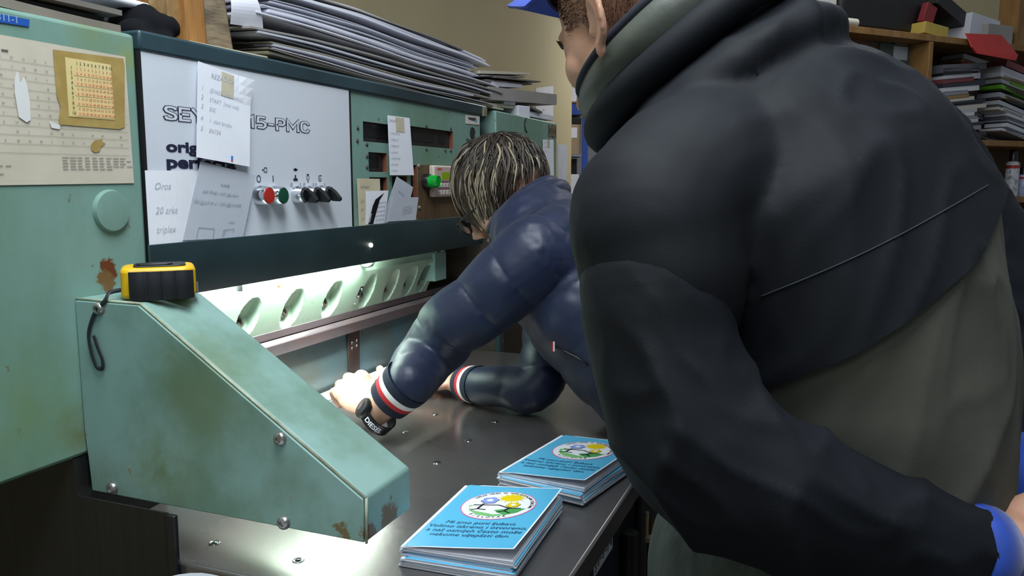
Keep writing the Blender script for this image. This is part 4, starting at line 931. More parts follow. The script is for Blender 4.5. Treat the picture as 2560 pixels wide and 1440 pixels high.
# sheets and boards on the near cabinet
CT = 1.571
items = [(0.30, 0.842, 0.905, 1.40, CT + 0.002, 0.011, mat('grey_board', '#8b8376', '#7d7568', scale=6, rough=0.75), 'thick grey cardboard lying lowest on the near cabinet', 0.004), (0.26, 0.838, 0.93, 1.40, CT + 0.016, 0.005, mat('black_card', '#15161a', rough=0.6), 'black cardboard sheet above the thick grey one on the near cabinet', 0.0),
         (0.30, 0.855, 0.915, 1.38, CT + 0.023, 0.007, PAPERS[4], 'brown-grey board in the middle of the pile on the near cabinet', -0.002), (0.30, 0.838, 0.93, 1.38, CT + 0.032, 0.003, PAPERS[0], 'thin pale sheet on the pile on the near cabinet', 0.0),
         (0.28, 0.80, 0.94, 1.36, CT + 0.037, 0.012, mat('black_card', '#15161a'), 'thick black portfolio on the pile on the near cabinet', 0.0)]
for x0, x1, y0, y1, z0, th, m_, lab, tl in items:
    mb = MB(); mb.sheet(lambda u, v: Vector((x0 + (x1 - x0) * u + 0.012 * math.sin(v * 3), y0 + (y1 - y0) * v, z0 + th + tl * math.sin(u * 5) + 0.0)), 12, 4, th); tag(mb.build('cardboard_sheet', m_, None, smooth=True, auto=30), lab, 'cardboard', 'sheets on the near cabinet')
c4 = [onY(285, 2, 1.10), onY(372, 17, 1.02), onY(366, 24, 0.98), onY(270, 2, 0.98)]
rl_ = MB(); a0, a1 = onY(240, -14, 0.985), onY(366, 19, 0.985)
rl_.tube([a0, a1], 0.0065, 14); rl_.prism([a0 + Vector((0, 0, -0.006)), a1 + Vector((-0.01, 0, -0.006)), a1 + Vector((0.05, 0.25, 0.02)), a0 + Vector((0.05, 0.25, 0.02))], (0, 0, 0.0012))
tag(rl_.build('rolled_sheet', PAPERS[3], None, smooth=True, auto=40), 'white rolled paper sheet on top of the near pile by the black cloth', 'paper sheet')
# black cloth
cl_ = MB()
for cpx, cpy, yy, r in ((345, 50, 1.0, 0.036), (380, 62, 0.98, 0.034), (408, 60, 0.985, 0.032), (330, 70, 0.97, 0.022), (360, 84, 0.955, 0.018), (400, 88, 0.955, 0.018), (425, 80, 0.975, 0.018), (335, 40, 1.02, 0.03)):
    p = onY(cpx, cpy + 12, yy); cl_.ell(p, (r, r * 1.3, r * 0.8), nu=18, nv=12)
def voxel(mb, name, vox, smooth_it=4, disp=None):
    """one continuous skin around overlapping volumes"""
    me = mb.mesh('tmp'); bm = bmesh.new(); bm.from_mesh(me); bmesh.ops.remove_doubles(bm, verts=bm.verts, dist=1e-6); bm.to_mesh(me); bm.free()
    ob = bpy.data.objects.new('tmp', me); COL.objects.link(ob)
    r = ob.modifiers.new('r', 'REMESH'); r.mode = 'VOXEL'; r.voxel_size = vox; r.adaptivity = 0.0
    if smooth_it:
        s = ob.modifiers.new('s', 'SMOOTH'); s.factor = 0.5; s.iterations = smooth_it
    dg = bpy.context.evaluated_depsgraph_get()
    out = bpy.data.meshes.new_from_object(ob.evaluated_get(dg)); out.name = name
    bpy.data.objects.remove(ob); bpy.data.meshes.remove(me)
    if disp:
        n = len(out.vertices); co = np.empty(n * 3, 'f'); out.vertices.foreach_get('co', co); no = np.empty(n * 3, 'f'); out.vertices.foreach_get('normal', no)
        co = co.reshape(-1, 3); no = no.reshape(-1, 3)
        d_ = np.array([disp(Vector(c), Vector(q)) for c, q in zip(co.tolist(), no.tolist())], 'f')
        out.vertices.foreach_set('co', (co + no * d_[:, None]).ravel()); out.update()
    out.polygons.foreach_set('use_smooth', [True] * len(out.polygons))
    return out
cm = voxel(cl_, 'black_cloth', 0.005, 3, lambda p, n: 0.005 * noise.noise(p * 40) + 0.004 * noise.noise(p * 15))
cm.materials.append(mat('cloth_black', '#0d0e13', '#090a0e', scale=30, rough=0.9, spec=0.2))
tag(link('black_cloth', cm), 'crumpled black cloth between the near pile and the wooden block', 'cloth')
# boards, folders and boxes on the far cabinet
def board(name, lab, pa, pb, y, th, depth, m_, cat='board', tilt=0.0, bevel=0):
    a, b_ = onY(*pa, y), onY(*pb, y); mb = MB()
    mb.prism([a, b_, b_ - UP * th, a - UP * th], (0.04, depth, tilt)); o = mb.build(name, m_, None, bevel=bevel); return tag(o, lab, cat, 'flat goods on the far cabinet')
Y2 = 0.93
board('card_folder', 'thick white folder lowest on the far cabinet corner', (1325, 278), (1383, 290), Y2, 0.016, 0.4, PAPERS[0], 'folder')
board('card_folder', 'dark grey folder slanting above the thick white one', (1322, 262), (1356, 279), Y2 - 0.01, 0.006, 0.4, PAPERS[4], 'folder')
board('small_box', 'small white carton standing at the edge of the far cabinet', (1296, 263), (1325, 266), 0.912, 0.062, 0.10, PAPERS[3], 'box', bevel=0.002)
for k, (pa, pb, th, m_, lab) in enumerate((((1205, 255), (1290, 263), 0.010, PAPERS[5], 'beige folder just under the sagging pile end'), ((1200, 247), (1292, 252), 0.007, PAPERS[2], 'grey folder resting on the beige one'), ((1215, 238), (1340, 246), 0.008, PAPERS[1], 'pale grey folder in the middle of the far pile'), ((1225, 231), (1335, 238), 0.007, PAPERS[4], 'dark brown folder in the middle of the far pile'), ((1260, 241), (1288, 243), 0.028, PAPERS[3], 'small white packet tucked in the far pile'),
        ((1215, 221), (1300, 228), 0.009, PAPERS[2], 'grey board under the long projecting one'), ((1230, 203), (1306, 208), 0.014, PAPERS[1], 'curved grey-white pad near the top of the far pile'), ((1205, 187), (1312, 191), 0.004, PAPERS[0], 'thin white board near the top of the far pile'), ((1240, 190), (1352, 203), 0.004, PAPERS[4], 'dark pointed board near the top of the far pile'), ((1200, 176), (1325, 181), 0.008, PAPERS[5], 'topmost beige board of the far pile'), ((1215, 198), (1330, 209), 0.004, PAPERS[4], 'dark thin board below the pointed one'))):
    board('flat_folder', lab, pa, pb, Y2 + 0.006 * (k % 4), th, 0.42, m_, 'folder')
board('grey_board', 'long grey board projecting farthest from the far pile', (1225, 216), (1392, 236), 0.915, 0.036, 0.30, PAPERS[2])
# light grey waste bin below the left table edge
bn = MB(); c = onZ(500, 1470, 0.70)
def rr_(cx, cy, hx, hy, r, z, n=6): return [(cx + sx * (hx - r) + r * math.cos(math.radians(a0 + 90 * i / n)), cy + sy * (hy - r) + r * math.sin(math.radians(a0 + 90 * i / n)), z) for sx, sy, a0 in ((1, 1, 0), (-1, 1, 90), (-1, -1, 180), (1, -1, 270)) for i in range(n + 1)]
cr = onZ(446, 1409, 0.915); bx_, by_ = cr.x - 0.185, cr.y - 0.165
lo_, hi_ = rr_(bx_, by_, 0.15, 0.13, 0.04, 0.0), rr_(bx_, by_, 0.172, 0.152, 0.05, 0.88)
hi2, hi3 = rr_(bx_, by_, 0.182, 0.162, 0.05, 0.885), rr_(bx_, by_, 0.179, 0.159, 0.05, 0.915)
n = len(lo_); vs = lo_ + hi_ + hi2 + hi3
bn.add(vs, [list(range(n))[::-1]] + [(k * n + i, k * n + (i + 1) % n, (k + 1) * n + (i + 1) % n, (k + 1) * n + i) for k in range(3) for i in range(n)] + [[3 * n + i for i in range(n)]])
tag(bn.build('waste_bin', mat('bin_grey', '#b3b6ba', '#a9acb0', scale=8, rough=0.45), None, smooth=True, auto=35), 'light grey lidded plastic bin standing beside the near end of the table', 'bin')
# ================================================================ blue steel rack beyond the wall end
RD = 7.2
rk = PD(1463, 470, RD); rk.z = 0
rack = root('steel_rack', (rk.x, rk.y, 0), 'blue perforated steel rack standing beyond the cream wall', 'rack')
M_blue = mat('rack_blue', '#2c4fa8', '#264694', scale=4, rough=0.4); M_shelfg = mat('rack_grey', '#8f9298', rough=0.5)
Rr = RIGHT; Ff = FWD
def rbox(r0, r1, f0, f1, z0, z1, mb=None, m=0):
    mb = mb or MB(); o = Vector((rk.x, rk.y, 0))
    mb.prism([o + Rr * r0 + Ff * f0 + UP * z0, o + Rr * r1 + Ff * f0 + UP * z0, o + Rr * r1 + Ff * f1 + UP * z0, o + Rr * r0 + Ff * f1 + UP * z0], (0, 0, z1 - z0), m); return mb
def zr(py): return 1.37 + (456 - py) / FPX * RD
pm = rbox(-0.030, 0.020, 0, 0.045, 0, zr(250)); 
pst = pm.build('upright', M_blue, rack)
for py in range(262, 500, 13):
    MB().lathe([(0.008, 0), (0.008, 0.001), (0, 0.001)], PD(1464, py, RD - 0.002), -FWD, 10).build('upright_hole', M_black, pst)
rbox(-1.2, -1.15, 0, 0.045, 0, zr(250)).build('upright', M_blue, rack)
rbox(-1.15, -0.03, 0.0, 0.03, zr(289), zr(264)).build('cross_beam', M_blue, rack)
for py in (290, 392, 500, 620): rbox(-1.15, -0.03, 0.005, 0.5, zr(py), zr(py) + 0.02).build('rack_shelf', M_shelfg, rack)
rbox(-1.2, 0.02, 0.0, 0.5, zr(262), zr(258)).build('top_shelf', mat('shelf_brown', '#8a6b50', rough=0.6), rack)
def rthing(name, lab, cat, r0, r1, f0, f1, z0, z1, m_, bevel=0.004): return tag(rbox(r0, r1, f0, f1, z0, z1).build(name, m_, None, bevel=bevel), lab, cat, 'goods on the blue steel rack')
M_carton = mat('carton', '#b39a7d', '#a88f72', scale=6, rough=0.7)
rthing('white_box', 'white box on top of the blue steel rack', 'box', -0.45, 0.0, 0.05, 0.4, zr(258) + 0.001, zr(222), PAPERS[3])
rthing('dark_tray', 'dark tray under the blue beam of the rack', 'tray', -0.6, -0.04, 0.03, 0.4, zr(312), zr(297), M_bplast)
bxo = rthing('cardboard_box', 'brown cardboard box with a white label on the rack', 'box', -0.7, -0.045, 0.03, 0.45, zr(392) + 0.021, zr(313), M_carton)
q0 = PD(1428, 322, RD + 0.028); rbox(-0.16, -0.075, 0.027, 0.0295, zr(346), zr(321)).build('box_label', M_paper, bxo)
rthing('dark_binder', 'dark binder on the lower rack shelf', 'binder', -0.5, -0.06, 0.2, 0.45, zr(500) + 0.021, zr(396), M_dark)
rthing('paper_pile', 'white paper bundle in front of the dark binder on the rack', 'paper', -0.55, -0.055, 0.02, 0.18, zr(500) + 0.021, zr(436), PAPERS[3])
# ================================================================ wooden shelf on the right
SP = Vector((S0.x, S0.y, 0))
def onS(px, py, k=0.0):
    d = ray(px, py); n = SN; p0 = SP + SN * k; t_ = (p0 - EYE).dot(n) / d.dot(n); return EYE + d * t_
def sS(px, k=0.0): return (onS(px, 300, k) - SP).dot(SDIR)
def sbox(s0, s1, k0, k1, z0, z1, mb=None):
    mb = mb or MB(); a = SP + SDIR * s0 + SN * k0 + UP * z0
    mb.prism([a, SP + SDIR * s1 + SN * k0 + UP * z0, SP + SDIR * s1 + SN * k1 + UP * z0, SP + SDIR * s0 + SN * k1 + UP * z0], (0, 0, z1 - z0)); return mb
M_shelf = wood('shelf_wood', '#9a7442', '#835f33', (4, 4, 1))
shelf = root('wooden_shelf', SP + SDIR * 0.9 + SN * 0.2, 'open wooden shelf unit crammed with papers along the cream wall', 'shelf')
ztop = onS(1990, 48).z
zs2 = onS(2510, 350).z
for z0 in (ztop - 0.028, zs2 - 0.03, zs2 - 0.30, zs2 - 0.72, zs2 - 1.12, 0.05): sbox(0, 2.6, 0, 0.40, z0, z0 + 0.028).build('shelf_board', M_shelf, shelf, bevel=0.002)
for s in (-0.026, sS(2312), 2.6): sbox(s, s + 0.026, 0, 0.40, 0, ztop + (-0.029 if 0 < s < 2 else 0)).build('upright_board', M_shelf, shelf, bevel=0.002)
sbox(-0.02, 2.6, 0.401, 0.410, 0, ztop).build('back_panel', mat('shelf_back', '#5d4a33', '#4d3d2a', scale=3, rough=0.7), shelf)
sbox(sS(2536), sS(2536) + 0.10, 0.02, 0.12, ztop + 0.0005, ztop + 0.32).build('standing_post', M_shelf, shelf, bevel=0.002)
def sthing(name, lab, cat, px0, px1, py0, py1, k0, k1, m_, tilt=0.0, grp='things on the wooden shelf', bevel=0.002, zmin=None):
    a, b_ = onS(px0, py1, k0), onS(px1, py0, k0); s0, s1 = (a - SP).dot(SDIR), (b_ - SP).dot(SDIR)
    z0 = a.z if zmin is None else zmin
    mb = sbox(s0, s1, k0, k1, z0, b_.z)
    if tilt:
        cpt = Vector(mb.v[0]).lerp(Vector(mb.v[6]), 0.5); R_ = Matrix.Rotation(tilt, 3, SN); mb.v = [tuple(cpt + R_ @ (Vector(v) - cpt)) for v in mb.v]
    return tag(mb.build(name, m_, None, bevel=bevel), lab, cat, grp)
M_bag = mat('black_bag', '#121214', '#1b1b1e', scale=6, rough=0.45, bump=0.4, bscale=9)
sthing('cardboard_box', 'tan cardboard box on the near corner of the wooden shelf top', 'box', 1992, 2060, -40, 10, 0.16, 0.38, M_carton, zmin=ztop)
rp = MB(); a, b_ = onS(1994, 40, -0.01), onS(2155, 52, -0.01); rp.tube([a + SN * 0.03, b_ + SN * 0.03], 0.017, 16); rp.v = [(x, y, z + (ztop + 0.0172 - (a.z + (b_.z - a.z) * ((Vector((x, y, 0)) - SP).dot(SDIR) - (a - SP).dot(SDIR)) / ((b_ - a).dot(SDIR))))) for x, y, z in rp.v]
tag(rp.build('paper_roll', mat('roll_cream', '#d8d0c0', rough=0.7), None, smooth=True, auto=50), 'cream paper roll lying along the front edge of the wooden shelf top', 'paper roll', 'things on the wooden shelf')
sthing('white_carton', 'white carton standing highest at the near end of the shelf top', 'box', 1945, 2095, -60, 30, 0.06, 0.15, mat('carton_white', '#c9c6c2', rough=0.6), zmin=ztop + 0.036)
sthing('black_bag', 'black plastic bag lying on the wooden shelf top', 'bag', 2100, 2330, -30, 58, 0.08, 0.36, M_bag, zmin=ztop, bevel=0.03)
sthing('red_folder', 'dark red folder squeezed beside the black bag', 'folder', 2311, 2340, 12, 60, 0.04, 0.07, mat('dark_red', '#7a1f24', rough=0.5), 0.35)
sthing('yellow_sheet', 'yellow paper lying at the shelf top edge', 'paper', 2312, 2372, 64, 74, 0.01, 0.20, mat('yellow_paper', '#b9a24c', '#a8923f', scale=8, rough=0.7), 0.1, zmin=ztop)
sthing('black_folder', 'black folder sloping down across the shelf top', 'folder', 2340, 2440, 18, 40, 0.08, 0.36, M_bplast, 0.42)
sthing('white_bundle', 'tangled bundle of white papers on the shelf top', 'paper', 2425, 2500, 46, 70, 0.05, 0.3, PAPERS[1], 0.12, zmin=ztop)
sthing('grey_sheets', 'thin grey sheets at the far end of the shelf top', 'paper', 2470, 2534, 66, 80, 0.02, 0.3, PAPERS[2], 0.0, zmin=ztop)
go = sthing('archive_box', 'grey-green archive box with a white label inside the wooden shelf', 'box', 2190, 2309, 118, 300, 0.10, 0.38, mat('archive_green', '#56665c', '#4c5b52', scale=5, rough=0.6), zmin=zs2)
a, b_ = onS(2233, 148, 0.0975), onS(2270, 118, 0.0975); sbox((a - SP).dot(SDIR), (b_ - SP).dot(SDIR), 0.0975, 0.0995, a.z, b_.z).build('box_label', M_paperg, go)
for k, (x0, x1, y0, y1, m_, lab) in enumerate(((2130, 2210, 104, 117, mat('brown_book', '#6b4a35', rough=0.6), 'brown book lying on the archive box'), (2160, 2240, 95, 104, mat('teal_book', '#1f5a68', rough=0.5), 'teal magazine lying on the archive box'), (2215, 2280, 103, 112, PAPERS[5], 'cream sheets lying on the archive box'))): 
    sthing('book', lab, 'book', x0, x1, y0, y1, 0.11, 0.36, m_, 0.0)
rf = MB(); q = [onS(2418, 84, 0.0), onS(2505, 88, 0.0), onS(2546, 138, -0.06), onS(2540, 152, -0.06), onS(2442, 134, -0.06), onS(2432, 118, -0.05)]
rf.prism(q, SN * 0.012 + UP * 0.004); tag(rf.build('red_folder', mat('bright_red', '#b3261f', '#a01f1b', scale=5, rough=0.45), None, bevel=0.001), 'bright red folder hanging out under the shelf top', 'folder', 'things on the wooden shelf')
cols = ['#b9babf', '#d2d3d8', '#b9babf', '#d2d3d8', '#8e8f96', '#17181c', '#d2d3d8', '#5f6068', '#9b7b4a', '#a0282a', '#2a2c38', '#c8c2b2', '#4d3d35', '#7d3a40', '#6fae2d', '#1c1c20', '#a8a9b0', '#30323c']
rnd = random.Random(17); nm = {}
yb = 346; lay = 0
pile = []
for c_, (px_, tl_) in enumerate(((2352, -0.10), (2395, 0.16), (2452, 0.30), (2508, 0.20))):
    y_ = 342.0
    while y_ > 150 + 12 * abs(c_ - 1):
        h_ = rnd.uniform(2.5, 7.5); pile.append((px_ + rnd.uniform(-14, 14) * (c_ > 0) + (6 if c_ == 0 else 0), y_, rnd.uniform(62, 110), h_, tl_ + rnd.uniform(-0.02, 0.02), rnd.choice(cols), 0.012 + 0.128 * (c_ % 3))); y_ -= h_ + rnd.uniform(2.0, 5.0)
place = ('near the bottom of', 'in the middle of', 'near the top of')
cname = {'#b9babf': 'pale grey', '#8e8f96': 'mid grey', '#17181c': 'black', '#d2d3d8': 'white', '#5f6068': 'slate grey', '#9b7b4a': 'tan', '#a0282a': 'red', '#2a2c38': 'navy', '#c8c2b2': 'cream', '#4d3d35': 'brown', '#7d3a40': 'maroon', '#6fae2d': 'bright green', '#1c1c20': 'jet black', '#a8a9b0': 'silver grey', '#30323c': 'charcoal'}
for (x, y, w, h, tl, c, k) in pile:
    pm_ = mat('pile_' + c[1:], c, rough=0.6)
    lab = '%s papers %s the untidy heap on the wooden shelf' % (cname[c], place[0 if y > 280 else 1 if y > 210 else 2])
    sthing('paper_folder', lab, 'papers', x, x + w, y - h, y, k, k + 0.115, pm_, tl, grp='papers heaped on the wooden shelf', bevel=0)
def can(px, py0, py1, k, cols_, lab):
    a = onS(px, py1, k); t_ = onS(px, py0, k); r = root('spray_can', a, lab, 'spray can', 'spray cans on the wooden shelf'); hgt = t_.z - a.z; R0 = 0.031
    MB().lathe([(R0 * 0.95, 0), (R0, 0.004), (R0, hgt * 0.70), (R0 * 0.9, hgt * 0.73), (R0 * 0.55, hgt * 0.76)], a, (0, 0, 1), 20).build('can_body', mat('can_' + cols_[0][1:], cols_[0], '#8d949c', scale=40, rough=0.3, lo=0.5, hi=0.6), r, smooth=True, auto=40)
    MB().lathe([(R0 * 1.01, hgt * 0.60), (R0 * 1.01, hgt * 0.67)], a, (0, 0, 1), 20, cap=False).build('red_band', mat('can_red', '#a8322c', rough=0.4), r, smooth=True)
    MB().lathe([(R0 * 0.62, hgt * 0.74), (R0 * 0.6, hgt * 0.97), (R0 * 0.5, hgt), (0, hgt)], a, (0, 0, 1), 20).build('can_cap', M_bplast, r, smooth=True, auto=40)
zf = zs2 - 0.271
def zpx(px, z, k):      # pixel row of height z on the shelf plane
    lo, hi = 0.0, 1440.0
    for _ in range(40):
        mid = (lo + hi) / 2
        if onS(px, mid, k).z > z: lo = mid
        else: hi = mid
    return lo
can(2526, 374, zpx(2526, zf, 0.06), 0.06, ('#c9ccd0',), 'white and silver spray can with a black cap below the paper heap')
can(2556, 418, zpx(2556, zf, 0.04), 0.04, ('#9fa6c4',), 'pale blue spray can at the picture edge below the paper heap')
# ================================================================ people
def cw(r, f, u=0.0): return RIGHT * r + FWD * f + UP * u           # direction in the viewer's frame (right, away, up)
def spine_tube(mb, rows, up, n=28, m=0, cap=True, sub=4):
    """rows: (point, ra, rb) lofted smoothly; ra along 'up'"""
    P = [r[0] for r in rows]; K = len(P); pts = []; rad = []
    for i in range(K - 1):
        p0, p1, p2, p3 = P[max(i - 1, 0)], P[i], P[i + 1], P[min(i + 2, K - 1)]
        for k in range(sub if i < K - 2 else sub + 1):
            t = k / sub
            pts.append(0.5 * ((2 * p1) + (p2 - p0) * t + (2 * p0 - 5 * p1 + 4 * p2 - p3) * t * t + (3 * p1 - p0 - 3 * p2 + p3) * t ** 3))
            s = t * t * (3 - 2 * t) * 0.5 + t * 0.5
            rad.append((rows[i][1] + (rows[i + 1][1] - rows[i][1]) * s, rows[i][2] + (rows[i + 1][2] - rows[i][2]) * s))
    mb.tube(pts, rad, n, m, cap, up=up); return pts
def limb(mb, pts, n=20, sub=5, m=0, ends=True):
    rows = [(p, r, r) for p, r in pts]
    P = [r[0] for r in rows]
    up = Vector((0.31, 0.27, 0.91))
    t = (P[-1] - P[0]).normalized()
    if abs(t.dot(up)) > 0.85: up = Vector((0.9, -0.3, 0.1))
    out = spine_tube(mb, rows, up, n, m, True, sub)
    if ends:
        mb.ell(P[0], (pts[0][1],) * 3, nu=16, nv=10, m=m); mb.ell(P[-1], (pts[-1][1],) * 3, nu=16, nv=10, m=m)
    return out
def frame(f, up):
    f = f.normalized(); l = up.cross(f).normalized(); u = f.cross(l).normalized()
    return f, l, u          # forward, left, up
def R3(a, b, c): return Matrix((a, b, c)).transposed()
def closest(p, poly):
    best = 1e9; s = 0; acc = 0
    for a, b in zip(poly, poly[1:]):
        d = b - a; L2 = d.length; t = max(0, min(1, (p - a).dot(d) / (L2 * L2))); q = a + d * t; e = (p - q).length
        if e < best: best = e; s = acc + t * L2
        acc += L2
    return best, s
def hand(mb, wrist, fwd, back, size=1.0, curl=(0.5, 0.6, 0.5), spread=0.06, thumb_side=1, tcurl=0.5, curls=None):
    """palm from the wrist along fwd; back = direction the back of the hand faces; thumb_side = +1 thumb along back x fwd"""
    f, s, b = fwd.normalized(), back.cross(fwd).normalized() * thumb_side, None
    b = (f.cross(s) * thumb_side).normalized()
    if b.dot(back) < 0: b = -b
    S = size
    pc = wrist + f * 0.048 * S
    mb.ell(pc, (0.050 * S, 0.040 * S, 0.0155 * S), R3(f, s, b)); mb.ell(wrist + f * 0.070 * S + b * 0.002, (0.026 * S, 0.040 * S, 0.014 * S), R3(f, s, b)); mb.ell(wrist + f * 0.012 * S, (0.028 * S, 0.028 * S, 0.018 * S), R3(f, s, b))
    mb.ell(wrist + f * 0.035 * S + s * 0.026 * S - b * 0.006 * S, (0.030 * S, 0.017 * S, 0.015 * S), R3(f, s, b))
    tips = []
    for i, (off, ln, r) in enumerate(((0.030, 0.072, 0.0086), (0.010, 0.080, 0.0090), (-0.010, 0.074, 0.0086), (-0.029, 0.058, 0.0076))):
        d = (f + s * (off * spread * 30)).normalized(); p = wrist + f * (0.085 - abs(off) * 0.22) * S + s * off * S
        pts = [(p - d * 0.012 * S, r * S * 1.05)]; cs = curls[i] if curls else curl
        ang = 0.0
        segs = (0.46, 0.30, 0.24)
        q = p + b * 0.003; pts.append((q, r * S * 1.08))
        for sg, c in zip(segs, cs):
            ang += c; dd = d * math.cos(ang) - b * math.sin(ang); q = q + dd * ln * sg * S; pts.append((q, r * S * (1.0 if sg > 0.4 else 0.93 if sg > 0.25 else 0.80)))
        limb(mb, pts, 12, 3); tips.append(q)
    p = wrist + f * 0.028 * S + s * 0.034 * S; d = (f * 0.75 + s * 0.75 - b * 0.25).normalized()
    pts = [(p - d * 0.01, 0.0125 * S), (p + d * 0.026 * S, 0.0108 * S)]; d2 = (d * math.cos(tcurl) + (f * 0.8 - s * 0.7 - b * 0.2).normalized() * math.sin(tcurl)).normalized(); pts.append((pts[-1][0] + d2 * 0.026 * S, 0.0098 * S)); d3 = (d2 + (f - s * 0.6).normalized() * tcurl * 0.5).normalized(); pts.append((pts[-1][0] + d3 * 0.02 * S, 0.0080 * S))
    limb(mb, pts, 12, 3)
    return tips
def put_mesh(name, me, mats, parent=None, label=None):
    me.materials.clear()
    for q in (mats if isinstance(mats, (list, tuple)) else [mats]): me.materials.append(q)
    return link(name, me, parent, label=label)
M_skin = mat('skin_tone', '#cf9f84', '#c08b70', scale=18, rough=0.5, sss=0.10, bump=0.04, bscale=220)
M_skin2 = mat('skin_pale', '#d8ad95', '#cf9c84', scale=22, rough=0.5, sss=0.10, bump=0.04, bscale=220)
# ---------------------------------------------------------------- the man in the black jacket
MF, ML, MU = frame(cw(-0.90, 0.43), UP)          # where his chest points
rows = [(PD(2060, 1640, 0.86), 0.160, 0.150), (PD(2075, 1400, 0.86), 0.165, 0.160), (PD(2110, 1200, 0.86), 0.180, 0.156), (PD(2130, 1000, 0.86), 0.205, 0.156), (PD(2112, 820, 0.86), 0.215, 0.160),
        (PD(2060, 650, 0.86), 0.220, 0.168), (PD(1985, 500, 0.865), 0.220, 0.168), (PD(1905, 380, 0.87), 0.185, 0.150), (PD(1830, 280, 0.88), 0.125, 0.120), (PD(1770, 200, 0.885), 0.085, 0.095)]
SHN = PD(1632, 525, 0.717); SHF = PD(2270, 400, 1.06)
ELN = PD(1752, 1105, 0.68); WRN = PD(2400, 1366, 0.70)
ELF = PD(2640, 1010, 1.02); WRF = PD(2560, 1262, 0.90)
armN = [(PD(1665, 610, 0.725), 0.058), (PD(1642, 690, 0.70), 0.0695), (PD(1655, 850, 0.69), 0.067), (PD(1690, 990, 0.682), 0.067), (ELN, 0.072), (PD(1890, 1212, 0.675), 0.068), (PD(2060, 1275, 0.675), 0.062), (PD(2240, 1335, 0.685), 0.055), (WRN, 0.046)]
armF = [(PD(2150, 400, 1.0), 0.075), (SHF, 0.080), (PD(2420, 600, 1.06), 0.075), (PD(2540, 820, 1.05), 0.070), (ELF, 0.070), (PD(2610, 1130, 0.96), 0.060), (PD(2580, 1175, 0.93), 0.054)]
HC = PD(1590, 44, 0.893)
HF, HL, HU = frame(cw(-0.53, 0.85, -0.52), UP)       # head bowed
def head(mb, C, f, l, u, s=1.0, ears=True, ear_side=(1,)):
    def e(cf, cl, cu, rf, rl, ru): mb.ell(C + f * cf * s + l * cl * s + u * cu * s, (rf * s, rl * s, ru * s), R3(f, l, u), 28, 20)
    e(-0.012, 0, 0.030, 0.098, 0.076, 0.088)            # cranium
    e(0.030, 0, -0.010, 0.062, 0.066, 0.085)            # face
    e(0.046, 0, -0.062, 0.036, 0.044, 0.042)            # jaw
    e(0.074, 0, -0.094, 0.020, 0.024, 0.018)            # chin
    e(0.066, 0, 0.018, 0.022, 0.054, 0.014)             # brow
    for k in (-1, 1):
        e(0.050, 0.036 * k, -0.030, 0.030, 0.028, 0.030)    # cheek
        e(0.012, 0.046 * k, -0.056, 0.044, 0.018, 0.034)    # jaw angle
    # nose, lips
    mb.tube([C + (f * 0.088 + u * 0.012) * s, C + (f * 0.104 - u * 0.012) * s, C + (f * 0.117 - u * 0.034) * s, C + (f * 0.098 - u * 0.042) * s], [0.008 * s, 0.010 * s, 0.013 * s, 0.010 * s], 12)
    e(0.090, 0, -0.062, 0.012, 0.024, 0.006); e(0.088, 0, -0.072, 0.012, 0.021, 0.007)
    for k in ear_side:
        c = C + (f * -0.012 + l * 0.076 * k - u * 0.030) * s; s0_ = s; s = s * 1.12
        out = (l * k * 0.75 - f * 0.55).normalized()      # ear plate stands off the head
        ex = (-f * 0.80 - l * k * 0.0 + out * 0.35).normalized(); eu = u
        helix = []
        for i in range(15):
            th = math.radians(-125 + i * 17.5)
            helix.append(c + (ex * (0.016 * math.cos(th) + 0.010) + eu * (0.030 * math.sin(th) + 0.003) + out * (0.010 + 0.004 * math.cos(th))) * s)
        mb.tube(helix, [0.0036 * s] * 13 + [0.0034 * s, 0.003 * s], 10)
        anti = [c + (ex * (0.009 * math.cos(math.radians(a)) + 0.008) + eu * (0.018 * math.sin(math.radians(a)) - 0.001) + out * 0.009) * s for a in range(-90, 91, 20)]
        mb.tube(anti, 0.0034 * s, 8)
        mb.ell(c + (ex * 0.012 + out * 0.0045) * s, (0.017 * s, 0.0030 * s, 0.029 * s), R3(ex, out.cross(ex).cross(ex) * -1 if False else ex.cross(eu).normalized(), eu), 18, 12)
        mb.ell(c + (ex * 0.003 - eu * 0.029 + out * 0.008) * s, (0.0075 * s, 0.0042 * s, 0.010 * s), R3(ex, ex.cross(eu).normalized(), eu), 14, 10)   # lobe
        mb.ell(c + (-ex * 0.004 - eu * 0.006 + out * 0.005) * s, (0.004 * s, 0.004 * s, 0.007 * s), R3(ex, ex.cross(eu).normalized(), eu), 10, 8)   # tragus
        s = s0_
mb = MB()
head(mb, HC, HF, HL, HU, 1.04, True, (1, -1))
NB = PD(1760, 215, 0.885)
limb(mb, [(HC - HF * 0.035 - HU * 0.045, 0.056), (HC.lerp(NB, 0.55), 0.057), (NB, 0.064)], 24)
spine_tube(mb, [(p, a * 0.84, b * 0.80) for p, a, b in rows], ML)
for arm in (armN, armF): limb(mb, [(p, r * 0.62) for p, r in arm])
hipL, hipR = PD(2060, 1640, 0.86) + ML * 0.09, PD(2060, 1640, 0.86) - ML * 0.09
legs = []
for h in (hipL, hipR):
    foot = Vector((h.x, h.y, 0.09)); kn_ = Vector((h.x, h.y, 0.48)) + MF * 0.03
    legs.append([(h + UP * 0.06, 0.085), (h.lerp(kn_, 0.4), 0.078), (kn_, 0.058), (kn_.lerp(foot, 0.4), 0.055), (foot, 0.040)])
    limb(mb, legs[-1])
hw = PD(2470, 1376, 0.71)
limb(mb, [(WRN, 0.031), (hw, 0.028), (PD(2520, 1366, 0.72), 0.028)])
hand(mb, PD(2505, 1362, 0.72), cw(0.97, 0.18, 0.10), cw(0.0, -0.75, 0.65), 1.05, thumb_side=-1, curls=((0.5, 0.6, 0.4),) * 4)
